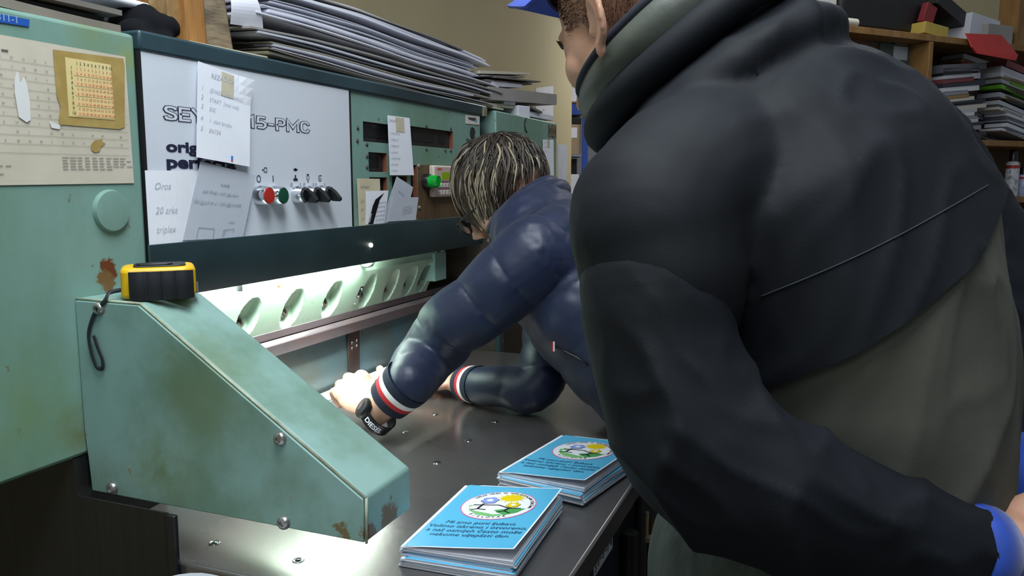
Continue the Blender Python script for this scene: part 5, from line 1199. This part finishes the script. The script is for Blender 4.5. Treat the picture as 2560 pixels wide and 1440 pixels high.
limb(mb, [(armF[-1][0], 0.030), (PD(2588, 1290, 0.87), 0.028)])
hand(mb, PD(2588, 1300, 0.86), cw(-0.10, -0.35, -0.9), cw(0.75, 0.6, 0.0), 1.05, thumb_side=1, curls=((0.3, 0.4, 0.3),) * 4)
body_me = voxel(mb, 'person', 0.0030, 7)
man = put_mesh('person', body_me, M_skin)
tag(man, 'man in a black and olive jacket and blue cap, bowing forward with hands clasped behind', 'person', None)
man['kind'] = 'person' if False else man.get('kind', '') or ''
if not man['kind']: del man['kind']
# jacket body
M_olive = mat('jacket_olive', '#56564c', '#4a4a42', scale=5, rough=0.8, spec=0.25, bump=0.05, bscale=500)
M_jblack = mat('jacket_black', '#101319', '#0d0f13', scale=4, rough=0.72, spec=0.25, bump=0.05, bscale=500)
jb = MB(); spine_tube(jb, rows[1:], ML, 36)
limb(jb, [(PD(1900, 440, 0.82), 0.12), (PD(1760, 470, 0.76), 0.092), (PD(1636, 540, 0.717), 0.0745)]); limb(jb, [(PD(1690, 480, 0.74), 0.076), (PD(1640, 560, 0.712), 0.0745), (PD(1648, 630, 0.706), 0.0715), (PD(1662, 710, 0.70), 0.0685), (PD(1682, 790, 0.70), 0.060), (PD(1700, 860, 0.70), 0.046)]); jb.ell(PD(1700, 560, 0.745), (0.085, 0.085, 0.085)); limb(jb, [(PD(2030, 420, 0.93), 0.13), (SHF, 0.078)])
jb.ell(PD(2090, 330, 0.90), (0.10, 0.10, 0.09)); jb.ell(PD(1985, 260, 0.885), (0.085, 0.085, 0.075))
CC = PD(1700, 112, 0.885); cu_ = (MF * 0.80 - UP * 0.62).normalized(); cv = ML; cn = cu_.cross(cv).normalized()
if cn.z < 0: cn = -cn
jb.ell(CC - cn * 0.060, (0.128, 0.112, 0.040), R3(cu_, cv, cn)); jb.ell(CC - cn * 0.085 , (0.150, 0.150, 0.050), R3(cu_, cv, cn))
spd = (PD(1900, 380, 0.87) - PD(2120, 1000, 0.86)).normalized()
def fold_torso(p, n):
    q = p - rows[4][0]; a = q.dot(spd); b = q.dot(MF); c = q.dot(ML)
    v = Vector((b * 9 + 3 * a, c * 9, a * 2.4)); r1 = 1 - abs(noise.noise(v)) * 2.2; r2 = 1 - abs(noise.noise(v * 1.9 + Vector((3, 1, 7)))) * 2.2
    w = 0.0055 * max(0, r1) ** 2 + 0.003 * max(0, r2) ** 2 - 0.003
    w += 0.006 * noise.noise(Vector((a * 4, b * 4, c * 4)))
    w *= max(0.0, min(1.0, ((p - SHN).length - 0.06) / 0.14))
    lowf = max(0, min(1, (1.05 - p.z) / 0.12)); w += lowf * 0.006 * noise.noise(Vector((b * 8, c * 8, a * 22)))
    return w
jm = voxel(jb, 'jacket_body', 0.0058, 8, fold_torso)
jk = put_mesh('jacket_body', jm, [M_olive, M_jblack], man, 'olive grey lower back of the jacket')
# yoke: a separate black cape-like layer over the shoulders with a free lower edge
y0, y1 = PD(1990, 892, 0.70), PD(2482, 548, 0.74)
yn = (RIGHT * -0.576 + UP * 0.82); yp = PD(2235, 722, 0.72)
def yoke_from(me, off, th, test, name, m_, label):
    bm = bmesh.new(); bm.from_mesh(me)
    bmesh.ops.bisect_plane(bm, geom=bm.verts[:] + bm.edges[:] + bm.faces[:], plane_co=yp - jo, plane_no=yn, clear_inner=True); bm.normal_update()
    ax_ = [r[0] for r in rows]
    for v in bm.verts:
        w = v.co + jo; d = (w - yp).dot(yn); k = max(0.0, min(1.0, d / 0.07)); best = min(zip(ax_, ax_[1:]), key=lambda ab: ((ab[0] + ab[1]) / 2 - w).length); t = (best[1] - best[0]).normalized(); rd = w - best[0]; rd = (rd - t * rd.dot(t)).normalized()
        v.co = v.co + (rd * (1 - k) + v.normal * k) * off(v.co)
    bed = [e for e in bm.edges if e.is_boundary]
    for e in bed: e.smooth = False
    ret = bmesh.ops.extrude_edge_only(bm, edges=bed)
    for v in [g for g in ret['geom'] if isinstance(g, bmesh.types.BMVert)]:
        w = v.co + jo; q = min(ax_, key=lambda a_: (a_ - w).length); v.co = v.co + (q - w).normalized() * 0.012
    for v in bm.verts: v.co = v.co + jo
    me2 = bpy.data.meshes.new(name); bm.to_mesh(me2); bm.free()
    me2.polygons.foreach_set('use_smooth', [True] * len(me2.polygons))
    o = put_mesh(name, me2, m_, man, label)
    return o
jo = Vector(jk['wloc'])
def ytest(c):
    p = c + jo; w = 0.006 * noise.noise(p * 30)
    return (p - yp).dot(yn) > w
def yoff(c):
    p = c + jo; d = (p - yp).dot(yn); return 0.0035 + 0.007 * max(0, 1 - d / 0.08) ** 2 * (1 + 0.8 * noise.noise(p * 9))
yk = yoke_from(jm, yoff, 0.003, ytest, 'jacket_yoke', M_jblack, 'black shoulder yoke with a loose lower hem')
# stitched seam running parallel to the hem
seam = MB()
from mathutils.bvhtree import BVHTree
def bvh_of(o):
    dg = bpy.context.evaluated_depsgraph_get(); ev = o.evaluated_get(dg); me = ev.to_mesh()
    t = BVHTree.FromPolygons([(o.matrix_world @ v.co if False else v.co + Vector(o['wloc'])) for v in me.vertices], [list(p.vertices) for p in me.polygons]); ev.to_mesh_clear(); return t
bpy.context.view_layer.update()
bv = bvh_of(yk)
def cast_px(bv, px, py):
    h = bv.ray_cast(EYE, ray(px, py).normalized()); return h[0]
pts = [cast_px(bv, 1900 + 570 * k / 60, 742 - 280 * (k / 60) + 18 * math.sin(k / 60 * 3.1)) for k in range(61)]
pts = [p - ray(1280, 720) * 0.0004 for p in pts if p is not None]
if len(pts) > 2: seam.tube(pts, 0.0007, 6); seam.build('yoke_seam', mat('seam_thread', '#222730', rough=0.8), man, smooth=True)
# sleeves
def sleeve(name, pts, vox, folds, mt, parent, label=None, cut=None):
    mb = MB(); ax = limb(mb, pts, 26, 6)
    ln = sum((b - a).length for a, b in zip(ax, ax[1:]))
    def dsp(p, n):
        _, s = closest(p, ax); return folds(p, s, ln)
    me = voxel(mb, name, vox, 5, dsp); return put_mesh(name, me, mt, parent, label)
def mfold(p, s, ln):
    el = math.exp(-((p - ELN).length / 0.13) ** 2)
    q = Vector((p.dot(RIGHT) * 9, p.dot(FWD) * 5, p.z * 11 + p.dot(RIGHT) * 5))
    rg = 1 - abs(noise.noise(q)) * 2.4; r2 = 1 - abs(noise.noise(q * 2.0 + Vector((4, 2, 9)))) * 2.4
    return (0.006 * noise.noise(p * 6) + (0.004 + 0.007 * el) * max(0, rg) ** 2 + 0.0025 * max(0, r2) ** 2 - 0.004) * max(0.0, min(1.0, (s - 0.03) / 0.12))
slN = sleeve('sleeve', armN, 0.0055, mfold, M_jblack, man, 'black jacket sleeve nearest the viewer')
slF = sleeve('sleeve', armF, 0.0065, mfold, M_jblack, man)
# blue work-shirt cuffs showing at both wrists
cu = MB(); a, b = PD(2385, 1366, 0.698), PD(2466, 1374, 0.709); d = (b - a)
cu.tube([a, a + d * 0.5, b, b + d * 0.02, a + d * 0.3], [0.043, 0.042, 0.039, 0.034, 0.034], 28); cu.build('shirt_cuff', mat('work_blue', '#1d47ae', '#183e98', scale=12, rough=0.7, sheen=0.2), man, smooth=True)
cu = MB(); a, b = armF[-1][0] + UP * 0.01, PD(2585, 1282, 0.88); cu.tube([a, a.lerp(b, 0.5), b], [0.050, 0.047, 0.043], 28); cu.build('shirt_cuff', MATS['work_blue'], man, smooth=True)
# collar
def ringpt(t, r=1.0, h=0.0): return CC + cu_ * (0.127 * r * math.cos(t)) + cv * (0.113 * r * math.sin(t)) + cn * h
T = [2 * math.pi * i / 72 for i in range(73)]
co = MB(); 
def band(u, v):
    t = 2 * math.pi * u; bul = 0.010 * math.sin(math.pi * v); r = 0.985 - 0.05 * v + 0.012 * noise.noise(Vector((t * 2.2, v * 1.5, 0)))
    return ringpt(t, r, -0.018 + 0.044 * v) + (ringpt(t, 1, 0) - CC).normalized() * bul
co.sheet(band, 96, 12, 0.006)
co.build('jacket_collar', mat('collar_green', '#4d5149', '#3b3f39', scale=9, rough=0.42, bump=0.3, bscale=26), man, smooth=True)
co = MB(); co.tube([ringpt(t, 1.0, -0.030 + 0.003 * math.sin(3 * t)) for t in T], [(0.019, 0.019)] * 73, 16, up=cn, cap=False); co.build('collar_roll', M_jblack, man, smooth=True)
co = MB(); co.tube([ringpt(t, 0.925, 0.025) for t in T], 0.0065, 10, cap=False); co.build('knit_neckband', mat('knit_navy', '#191d28', rough=0.9), man, smooth=True)
# cap
M_cap = mat('cap_blue', '#2a4ab4', '#233f9c', scale=8, rough=0.7, sheen=0.2)
cp = MB(); n1, n2 = 40, 14
CB = HC - HF * 0.012 + HU * 0.030
def dome(u, v):
    t = 2 * math.pi * u; ph = math.pi / 2 * v
    return CB + HF * (0.106 * math.cos(t) * math.cos(ph)) + HL * (0.083 * math.sin(t) * math.cos(ph)) + HU * (0.028 + 0.080 * math.sin(ph) + 0.016 * math.cos(t) * (1 - v))
cp.sheet(lambda u, v: dome(1 - u, v), n1, n2, 0.003)
VF = cw(-0.68, 0.73, -0.02).normalized(); VL = UP.cross(VF).normalized()
def vis(u, v):
    t = math.radians(-62 + 124 * u)
    return HC + UP * (0.052 - 0.030 * math.sin(t) ** 2 - 0.012 * v * v) + VF * (0.095 * math.cos(t) + 0.090 * v * math.cos(t) ** 0.7) + VL * (0.084 * math.sin(t))
cp2 = MB(); cp2.sheet(vis, 24, 10, 0.004)
capo = cp.build('cap', mat('cap_navy', '#1b2440', '#161d34', scale=8, rough=0.75), man, smooth=True, label='dark blue cap with a bright blue peak')
cp2.build('cap_peak', M_cap, man, smooth=True)
# cropped hair: thin shell plus short bristles
M_hair = mat('hair_brown', '#3a2c22', '#2c2119', scale=30, rough=0.7)
def hair_mask(p):
    q = p - HC; f, l, u = q.dot(HF), q.dot(HL), q.dot(HU)
    if u < -0.040 + 0.012 * noise.noise(p * 60): return False
    front = 0.040 + 0.25 * max(0, u - 0.01)
    if f > front: return False
    if u < -0.002 and f > -0.006: return f < 0.012 and u > -0.022     # sideburn
    e = q - (HF * -0.026 + HL * math.copysign(0.088, l) - HU * 0.030)
    if abs(l) > 0.072 and abs(e.dot(HF)) < 0.034 and abs(e.dot(HU)) < 0.046 and abs(l) > 0.079: return False
    return abs(l) < 0.092 and f > -0.125
bm = bmesh.new(); bm.from_mesh(body_me); mo = Vector(man['wloc'])
bm.faces.ensure_lookup_table()
hf_ = [f for f in bm.faces if (f.calc_center_median() + mo - HC).length < 0.16 and hair_mask(f.calc_center_median() + mo)]
hs = MB(); rnd = random.Random(2)
for f in hf_:
    c = f.calc_center_median() + mo; n = f.normal
    for k in range(1):
        base = c + Vector((rnd.uniform(-1, 1), rnd.uniform(-1, 1), rnd.uniform(-1, 1))) * 0.0015
        d = (n * 0.55 - HU * 0.6 - HF * 0.35 + Vector((rnd.uniform(-1, 1), rnd.uniform(-1, 1), rnd.uniform(-1, 1))) * 0.25).normalized()
        t = d.cross(n).normalized() * 0.0007; L_ = rnd.uniform(0.005, 0.010)
        hs.add([base - t, base + t, base + d * L_ + n * 0.0012], [(0, 1, 2)])
bm.free()
print('hair faces', len(hf_))
hb_ = hs.build('hair', M_hair, man)
# eyelashes at the far edge of the face
el = MB(); bpy.context.view_layer.update(); bm_ = bvh_of(man)
hx = None
for px in range(1330, 1440, 2):
    hx = cast_px(bm_, px, 104)
    if hx is not None: break
if hx is not None:
    hx = hx + RIGHT * 0.003 - FWD * 0.002
    for k in range(8):
        b0 = hx - UP * (0.0012 * k) + RIGHT * (0.0008 * k); el.tube([b0, b0 + cw(-0.004, -0.002, -0.001), b0 + cw(-0.007, -0.003, 0.0)], [0.0008, 0.0006, 0.0003], 5)
    el.tube([hx + UP * 0.002 - FWD * 0.001, hx + cw(0.006, -0.004, -0.002), hx + cw(0.010, -0.006, -0.006)], [0.0008, 0.0012, 0.0005], 6)
el.build('eyelashes', M_bplast, man)
ey = MB(); 
for k in (-1, 1): ey.ell(HC + HF * 0.076 + HL * 0.032 * k - HU * 0.010, (0.012, 0.012, 0.012), nu=14, nv=10)
ey.build('eyes', mat('eye_white', '#d8d2cc', rough=0.2), man, smooth=True)
# trousers and shoes
tr = MB()
for lg in legs: limb(tr, [(p, r * 1.22 + 0.012) for p, r in lg[:-1]] + [(lg[-1][0], 0.075)], 24)
tr.ell(PD(2060, 1600, 0.86), (0.17, 0.19, 0.12)); spine_tube(tr, [(PD(2040, 1660, 0.86), 0.165, 0.175), (PD(2035, 1430, 0.86), 0.160, 0.178), (PD(2045, 1330, 0.86), 0.150, 0.165)], ML)
tm = voxel(tr, 'trousers', 0.008, 6, lambda p, n: 0.004 * noise.noise(Vector((p.x * 25, p.y * 25, p.z * 5))))
put_mesh('trousers', tm, mat('trouser_grey', '#4d5450', '#3d4340', scale=6, rough=0.85, stretch=(14, 14, 0.6)), man)
for lg in legs:
    f0 = lg[-1][0]; s = MB(); s.ell(Vector((f0.x, f0.y, 0.045)) + MF * 0.06, (0.135, 0.048, 0.045), R3(MF, ML, UP)); s.ell(Vector((f0.x, f0.y, 0.07)), (0.06, 0.045, 0.06), R3(MF, ML, UP))
    sm = voxel(s, 'shoe', 0.006, 3); put_mesh('shoe', sm, M_bplast, man)
# ---------------------------------------------------------------- the woman in the navy quilted jacket
WF, WL, WU = frame(cw(-0.93, 0.37), UP)
wrows = [(PD(1905, 1190, 1.50), 0.165, 0.125), (PD(1720, 1010, 1.53), 0.165, 0.125), (PD(1585, 880, 1.56), 0.170, 0.130), (PD(1480, 760, 1.60), 0.180, 0.135), (PD(1400, 645, 1.64), 0.180, 0.125), (PD(1350, 572, 1.67), 0.130, 0.100), (PD(1318, 528, 1.70), 0.075, 0.078)]
def depth(p): return (p - EYE).dot(ray(1280, 720))
WST = onZ(938, 1032, 0.952); dW = depth(WST)
SH1 = PD(1345, 640, 1.49); EL1 = PD(1130, 812, 1.50); CF1 = PD(1018, 958, dW - 0.03)
C1 = onZ(1178, 962, 0.945); C2 = onZ(1345, 970, 0.957)
SH2 = PD(1440, 640, 1.80)
warm1 = [(PD(1420, 610, 1.54), 0.080), (SH1, 0.078), (PD(1270, 700, 1.49), 0.072), (PD(1195, 765, 1.495), 0.067), (EL1, 0.063), (PD(1072, 888, 1.53), 0.057), (CF1.lerp(PD(1072, 888, 1.53), 0.35), 0.052), (CF1, 0.0455)]
warm2 = [(SH2, 0.08), (SH2.lerp(C2, 0.55), 0.065), (C2 + FWD * 0.01, 0.046), (C2.lerp(C1, 0.5), 0.044), (C1.lerp(C2, 0.12), 0.040)]
WHC = PD(1262, 480, 1.735)
GF, GL, GU = frame(cw(-0.82, 0.30, -0.72), UP)
mb = MB(); head(mb, WHC, GF, GL, GU, 0.97, True, ())
NBW = PD(1320, 545, 1.69)
limb(mb, [(WHC - GF * 0.03 - GU * 0.05, 0.048), (NBW, 0.055)])
spine_tube(mb, [(p, a * 0.8, b * 0.8) for p, a, b in wrows], WL)
for arm in (warm1, warm2): limb(mb, [(p, r * 0.6) for p, r in arm])
kd = PD(878, 968, dW + 0.045) - PD(938, 1036, dW)
limb(mb, [(CF1, 0.030), (WST, 0.0265)])
_bk = (UP * 0.75 + cw(0.10, -0.75)); _ts = 1 if _bk.cross(kd).dot(FWD) > 0 else -1
hand(mb, WST + kd.normalized() * 0.006, kd, _bk, 1.02, thumb_side=_ts, curls=((0.75, 1.0, 0.6), (0.65, 1.05, 0.6), (0.75, 1.0, 0.6), (0.85, 1.0, 0.6)), tcurl=0.35)
W2 = onZ(1142, 955, 0.937); kd2 = onZ(1075, 960, 0.928) - W2
limb(mb, [(warm2[-1][0], 0.030), (W2, 0.0245)])
hand(mb, W2, kd2, UP, 0.93, thumb_side=-1, curls=((0.15, 0.25, 0.2),) * 4)
whip = wrows[0][0]; wlegs = []
for k in (-1, 1):
    h = whip + WL * 0.08 * k - WF * 0.04; foot = Vector((h.x, h.y, 0.08)); kn_ = Vector((h.x, h.y, 0.46)) + WF * 0.02
    wlegs.append([(h, 0.085), (h.lerp(kn_, 0.5), 0.072), (kn_, 0.055), (kn_.lerp(foot, 0.4), 0.050), (foot, 0.036)]); limb(mb, wlegs[-1])
wm = voxel(mb, 'person', 0.0030, 6)
woman = put_mesh('person', wm, M_skin2)
tag(woman, 'woman with streaked short hair in a navy quilted jacket leaning over the steel table', 'person')
M_navy = mat('navy_quilt', '#18223f', '#141c35', scale=6, rough=0.48, sheen=0.1, bump=0.10, bscale=60)
def puff(s, step, amp, ph=0.0):
    x = ((s + ph) / step) % 1.0; return amp * (abs(math.sin(math.pi * x)) ** 0.55) - amp * 0.55
jb = MB(); wax = spine_tube(jb, wrows, WL, 32)
limb(jb, [(PD(1440, 640, 1.60), 0.10), (PD(1395, 625, 1.53), 0.085), (SH1, 0.074)]); limb(jb, [(PD(1440, 620, 1.70), 0.09), (SH2, 0.075)])
def wfold(p, n):
    _, s = closest(p, wax); side = (p - wrows[2][0]).dot(WL)
    return puff(s + 0.02 * math.sin(side * 9), 0.080, 0.0055) + 0.004 * noise.noise(p * 13) + 0.0025 * noise.noise(p * 38)
wj = voxel(jb, 'jacket_body', 0.0055, 4, wfold); wjo = put_mesh('jacket_body', wj, M_navy, woman, 'navy quilted jacket body')
def wsl(p, s, ln):
    sk = 0.018 * math.sin((p.x + p.y) * 14)
    x = ((s + sk) / 0.078) % 1.0; near = max(0.0, 1 - min(x, 1 - x) / 0.22)
    fd = max(0.25, min(1.0, (ln - s) / 0.16))
    return fd * puff(s + sk, 0.078, 0.0048) + near * 0.0022 * noise.noise(Vector((p.x * 60, p.y * 60, p.z * 60))) + 0.004 * noise.noise(p * 16)
def sleeve2(pts):
    mb = MB(); ax = limb(mb, pts, 26, 6, ends=True); ln = sum((b - a).length for a, b in zip(ax, ax[1:]))
    me = voxel(mb, 'sleeve', 0.0042, 3, lambda p, n: wsl(p, closest(p, ax)[1], ln)); return put_mesh('sleeve', me, M_navy, woman, 'navy quilted sleeve')
sleeve2(warm1[1:]); sleeve2(warm2)
# ribbed cuffs with red and white stripes
CUFF = [mat('cuff_navy', '#141b30', rough=0.85), mat('cuff_red', '#b3262c', rough=0.8), mat('cuff_white', '#e6e4e2', rough=0.8)]
def cuff(a, b, r0, r1):
    mb = MB(); ks = [(0.0, 0), (0.40, 0), (0.40, 1), (0.56, 1), (0.56, 2), (0.72, 2), (0.72, 0), (1.0, 0)]
    seg = [(0.0, 0.36, 0), (0.36, 0.58, 2), (0.58, 0.78, 1), (0.78, 1.12, 0)]
    for t0, t1, m_ in seg: 
        p0, p1 = a.lerp(b, t0), a.lerp(b, t1); q0, q1 = r0 + (r1 - r0) * t0, r0 + (r1 - r0) * t1
        mb.tube([p0, p0.lerp(p1, 0.5), p1], [q0, (q0 + q1) / 2 + 0.0006, q1], 36, m_, cap=False)
    e = a.lerp(b, 1.12); mb.tube([e, e + (a - b).normalized() * 0.02], [r1 - 0.0006, r1 - 0.004], 36, 0, cap=False)
    mb.build('ribbed_cuff', CUFF, woman, smooth=True, label='navy knit cuff with white and red stripe')
dcf = (WST - CF1).normalized()
cuff(CF1 - dcf * 0.004, CF1 + dcf * 0.046, 0.0475, 0.0415)
d2_ = (W2 - warm2[-1][0]).normalized(); e2 = warm2[-1][0]
cuff(e2 - d2_ * 0.004, e2 + d2_ * 0.050, 0.0415, 0.037)
# puffy stand collar
NC = PD(1325, 538, 1.69); nu_ = (WF * 0.75 - UP * 0.65).normalized(); nn_ = nu_.cross(WL).normalized(); nn_ = nn_ if nn_.z > 0 else -nn_
cm_ = MB(); T2 = [2 * math.pi * i / 60 for i in range(61)]
for h, r, rr in ((0.0, 0.080, 0.022), (0.022, 0.074, 0.017)):
    cm_.tube([NC + nu_ * (r * 1.05 * math.cos(t)) + WL * (r * math.sin(t)) + nn_ * h for t in T2], [rr + 0.003 * noise.noise(Vector((t * 3, h * 50, 1))) for t in T2], 14, cap=False)
cm_.build('jacket_collar', M_navy, woman, smooth=True)
# hair: dark cap under many streaked locks
HM = [mat('hair_dark', '#332a22', rough=0.45), mat('hair_ash', '#574e42', rough=0.45), mat('hair_blond', '#a09177', rough=0.45), mat('hair_pale', '#bcb097', rough=0.45)]
hc = WHC - GF * 0.010 + GU * 0.030
RX, RY, RZ = 0.097, 0.083, 0.096      # scalp half axes along forward, left, up
def shell(p, k):
    q = p - hc; a, b, c = q.dot(GF) / (RX * k), q.dot(GL) / (RY * k), q.dot(GU) / (RZ * k); r = math.sqrt(a * a + b * b + c * c)
    return r
def pushout(p, k):
    r = shell(p, k); return p if r >= 1 else hc + (p - hc) / max(r, 1e-6)
hm = MB(); 
def capfn(u, v):
    t = 2 * math.pi * u; ph = math.radians(112) * v
    return hc + GU * (RZ * 1.015 * math.cos(ph)) + GF * (RX * 1.015 * math.sin(ph) * math.cos(t) * (1.0 if math.cos(t) < 0 else 0.93)) + GL * (RY * 1.015 * math.sin(ph) * math.sin(t))
hm.grid(lambda u, v: capfn(1 - u, v), 40, 20, 0)
rnd = random.Random(9); crown = hc + GU * 0.086 - GF * 0.045; G = Vector((0, 0, -1))
NLOCK = 1500
for i in range(NLOCK):
    th = rnd.uniform(0, 2 * math.pi); ph = math.acos(rnd.uniform(-0.30, 1))
    q = GU * (RZ * math.cos(ph)) + GF * (RX * math.sin(ph) * math.cos(th)) + GL * (RY * math.sin(ph) * math.sin(th))
    p = hc + q * 1.0
    fc, lc, uc = q.dot(GF), q.dot(GL), q.dot(GU)
    if fc > 0.058 and uc < 0.045: continue
    clump = noise.noise(Vector((fc * 45, lc * 45, uc * 45)) + Vector((5, 2, 1)))
    k = 1.04 + 0.10 * rnd.random() + 0.10 * clump; pts = [p]; rem = rnd.uniform(0.09, 0.155)
    if fc < -0.055 and uc < 0.03: rem *= 0.45
    if fc > 0.045: rem *= 0.75
    steps = 13; away = (p - crown); wob = clump * 7 + rnd.uniform(-0.5, 0.5); amp = 0.16 + 0.10 * rnd.random()
    for s in range(steps):
        nrm = (p - hc).normalized(); w = s / steps; sd_ = nrm.cross(away.normalized())
        dd = away.normalized() * (0.85 * (1 - w)) + G * (0.40 + 0.75 * w) + GF * 0.30 * (1 - w) + sd_ * (amp * 2.0 * math.sin(wob + s * 0.62))
        if shell(p, 1.25) < 1.05: dd = dd - nrm * dd.dot(nrm) * 0.85
        p = pushout(p + dd.normalized() * rem / steps, 1.0 + max(0.02, k - 1.0) * min(1, (s + 2) / 6)); away = p - crown; pts.append(p)
    wd = rnd.uniform(0.0010, 0.0034); dark = uc > 0.058 or fc < -0.03
    rr = rnd.random() + 0.25 * clump; m_ = (0 if rr < 0.72 else 1 if rr < 0.92 else 2 if rr < 1.0 else 3) if dark else (0 if rr < 0.20 else 1 if rr < 0.52 else 2 if rr < 0.84 else 3)
    hm.tube(pts, [(wd * 0.5 * (1 - 0.75 * (j / steps) ** 2), wd * (1 - 0.8 * (j / steps) ** 2)) for j in range(steps + 1)], 5, m_, cap=False)
hm.build('hair', HM, woman, smooth=True, label='short dark hair with ash blond streaks')
# glasses
gl_ = MB(); ge = WHC + GF * 0.112 + GU * 0.002
for k in (-1, 1):
    c = ge + GL * 0.034 * k - GU * 0.010
    gl_.tube([c + GL * (0.027 * math.cos(t)) + GU * (0.019 * math.sin(t)) for t in T2], 0.0022, 8, 0, cap=False)
    gl_.poly([c + GL * (0.026 * math.cos(t)) + GU * (0.018 * math.sin(t)) for t in T2[:-1]], 1)
    gl_.tube([c + GL * 0.028 * k + GU * 0.008, c + GL * 0.040 * k - GF * 0.02 + GU * 0.008, c + GL * 0.043 * k - GF * 0.10 + GU * 0.004], 0.0022, 8, 0)
gl_.tube([ge + GL * 0.008, ge - GL * 0.008], 0.002, 8, 0)
gl_.build('glasses', [M_bplast, mat('lens_clear', '#dfe6ea', rough=0.05, trans=0.95)], woman, smooth=True, auto=40)
# wrist watch
wc = WST - kd.normalized() * 0.010 ; wa = (WST - CF1).normalized(); wu = (UP * 0.8 + cw(-0.35, -0.45)).normalized(); wu = (wu - wa * wu.dot(wa)).normalized(); wv = wa.cross(wu)
wt = MB(); wt.tube([wc + wu * (0.031 * math.cos(t)) + wv * (0.033 * math.sin(t)) for t in T2], [(0.0030, 0.0105)] * 61, 10, up=None, cap=False)
wv_ = []; nS = 48
st_ = MB()
def strap(u, v):
    t = 2 * math.pi * u; return wc + wu * (0.0305 * math.cos(t)) + wv * (0.0330 * math.sin(t)) + wa * (0.0105 * (2 * v - 1))
st_.sheet(strap, 48, 4, -0.003)
wo = st_.build('watch_strap', mat('watch_black', '#101114', rough=0.4), woman, smooth=True, auto=40)
ca = MB(); cc_ = wc + wu * 0.031; ca.lathe([(0.019, -0.004), (0.0195, 0.004), (0.018, 0.0075), (0.0155, 0.008)], cc_, wu, 12, 0); ca.lathe([(0.0155, 0.0078), (0.0, 0.0084)], cc_, wu, 24, 1, cap=False)
ca.build('watch_case', [MATS['watch_black'], mat('watch_glass', '#2a2c35', rough=0.06)], woman, smooth=True, auto=35)
side_d = -wv if (-wv).dot(cw(0, -1)) > 0 else wv
tw = MB(); sd = (cw(0.2, -1.0, 0.1)); sd = (sd - wa * sd.dot(wa)).normalized(); td = sd.cross(wa)
o = wc + sd * 0.0345; uu = td if td.dot(RIGHT) > 0 else -td
def wrap(x, y):       # lettering bent around the strap
    t = x; a0 = math.atan2(sd.dot(wv), sd.dot(wu)); sg = 1 if (wv * math.cos(a0) - wu * math.sin(a0)).dot(RIGHT) > 0 else -1; a_ = a0 + sg * x / 0.034
    return wc + wu * (0.0340 * math.cos(a_)) + wv * (0.0365 * math.sin(a_)) + wa * (-y if wa.dot(UP) > -0.2 else -y)
vs, fs, w = text_geo('DIESEL', 0.02, 0.0)
tw.add([wrap((x - w / 2) * 0.0135, (y - 0.35) * 0.0135) for x, y in vs], fs); tw.build('strap_lettering', M_paper, woman)
# finger ring
# pocket zip with a small red and white tab
bpy.context.view_layer.update(); bw_ = bvh_of(wjo)
zp = [cast_px(bw_, x, y) for x, y in ((1390, 868), (1415, 880), (1440, 893), (1470, 912))]; zp = [p - ray(1280, 720) * 0.001 for p in zp if p is not None]
if len(zp) > 1: z_ = MB(); z_.tube(zp, 0.0022, 8); z_.build('pocket_zip', M_bplast, woman, smooth=True)
if zp:
    t0 = zp[0]; z_ = MB(); z_.obox(t0 + cw(-0.004, -0.003, 0.002), RIGHT * 0.0014, FWD * 0.001, UP * 0.009, 0); z_.obox(t0 + cw(-0.0068, -0.003, 0.002), RIGHT * 0.0012, FWD * 0.001, UP * 0.009, 1); z_.build('pocket_tab', [CUFF[2], CUFF[1]], woman)
# trousers and shoes
tr = MB()
for lg in wlegs: limb(tr, [(p, r * 1.15 + 0.008) for p, r in lg[:-1]] + [(lg[-1][0], 0.055)], 22)
tr.ell(whip - UP * 0.02 - WF * 0.03, (0.14, 0.16, 0.12), R3(WF, WL, UP))
put_mesh('trousers', voxel(tr, 'trousers', 0.008, 5), mat('dark_denim', '#1c2230', rough=0.85), woman)
for lg in wlegs:
    f0 = lg[-1][0]; s = MB(); s.ell(Vector((f0.x, f0.y, 0.04)) + WF * 0.05, (0.12, 0.042, 0.04), R3(WF, WL, UP)); s.ell(Vector((f0.x, f0.y, 0.06)), (0.05, 0.04, 0.055), R3(WF, WL, UP))
    put_mesh('shoe', voxel(s, 'shoe', 0.006, 3), M_bplast, woman)
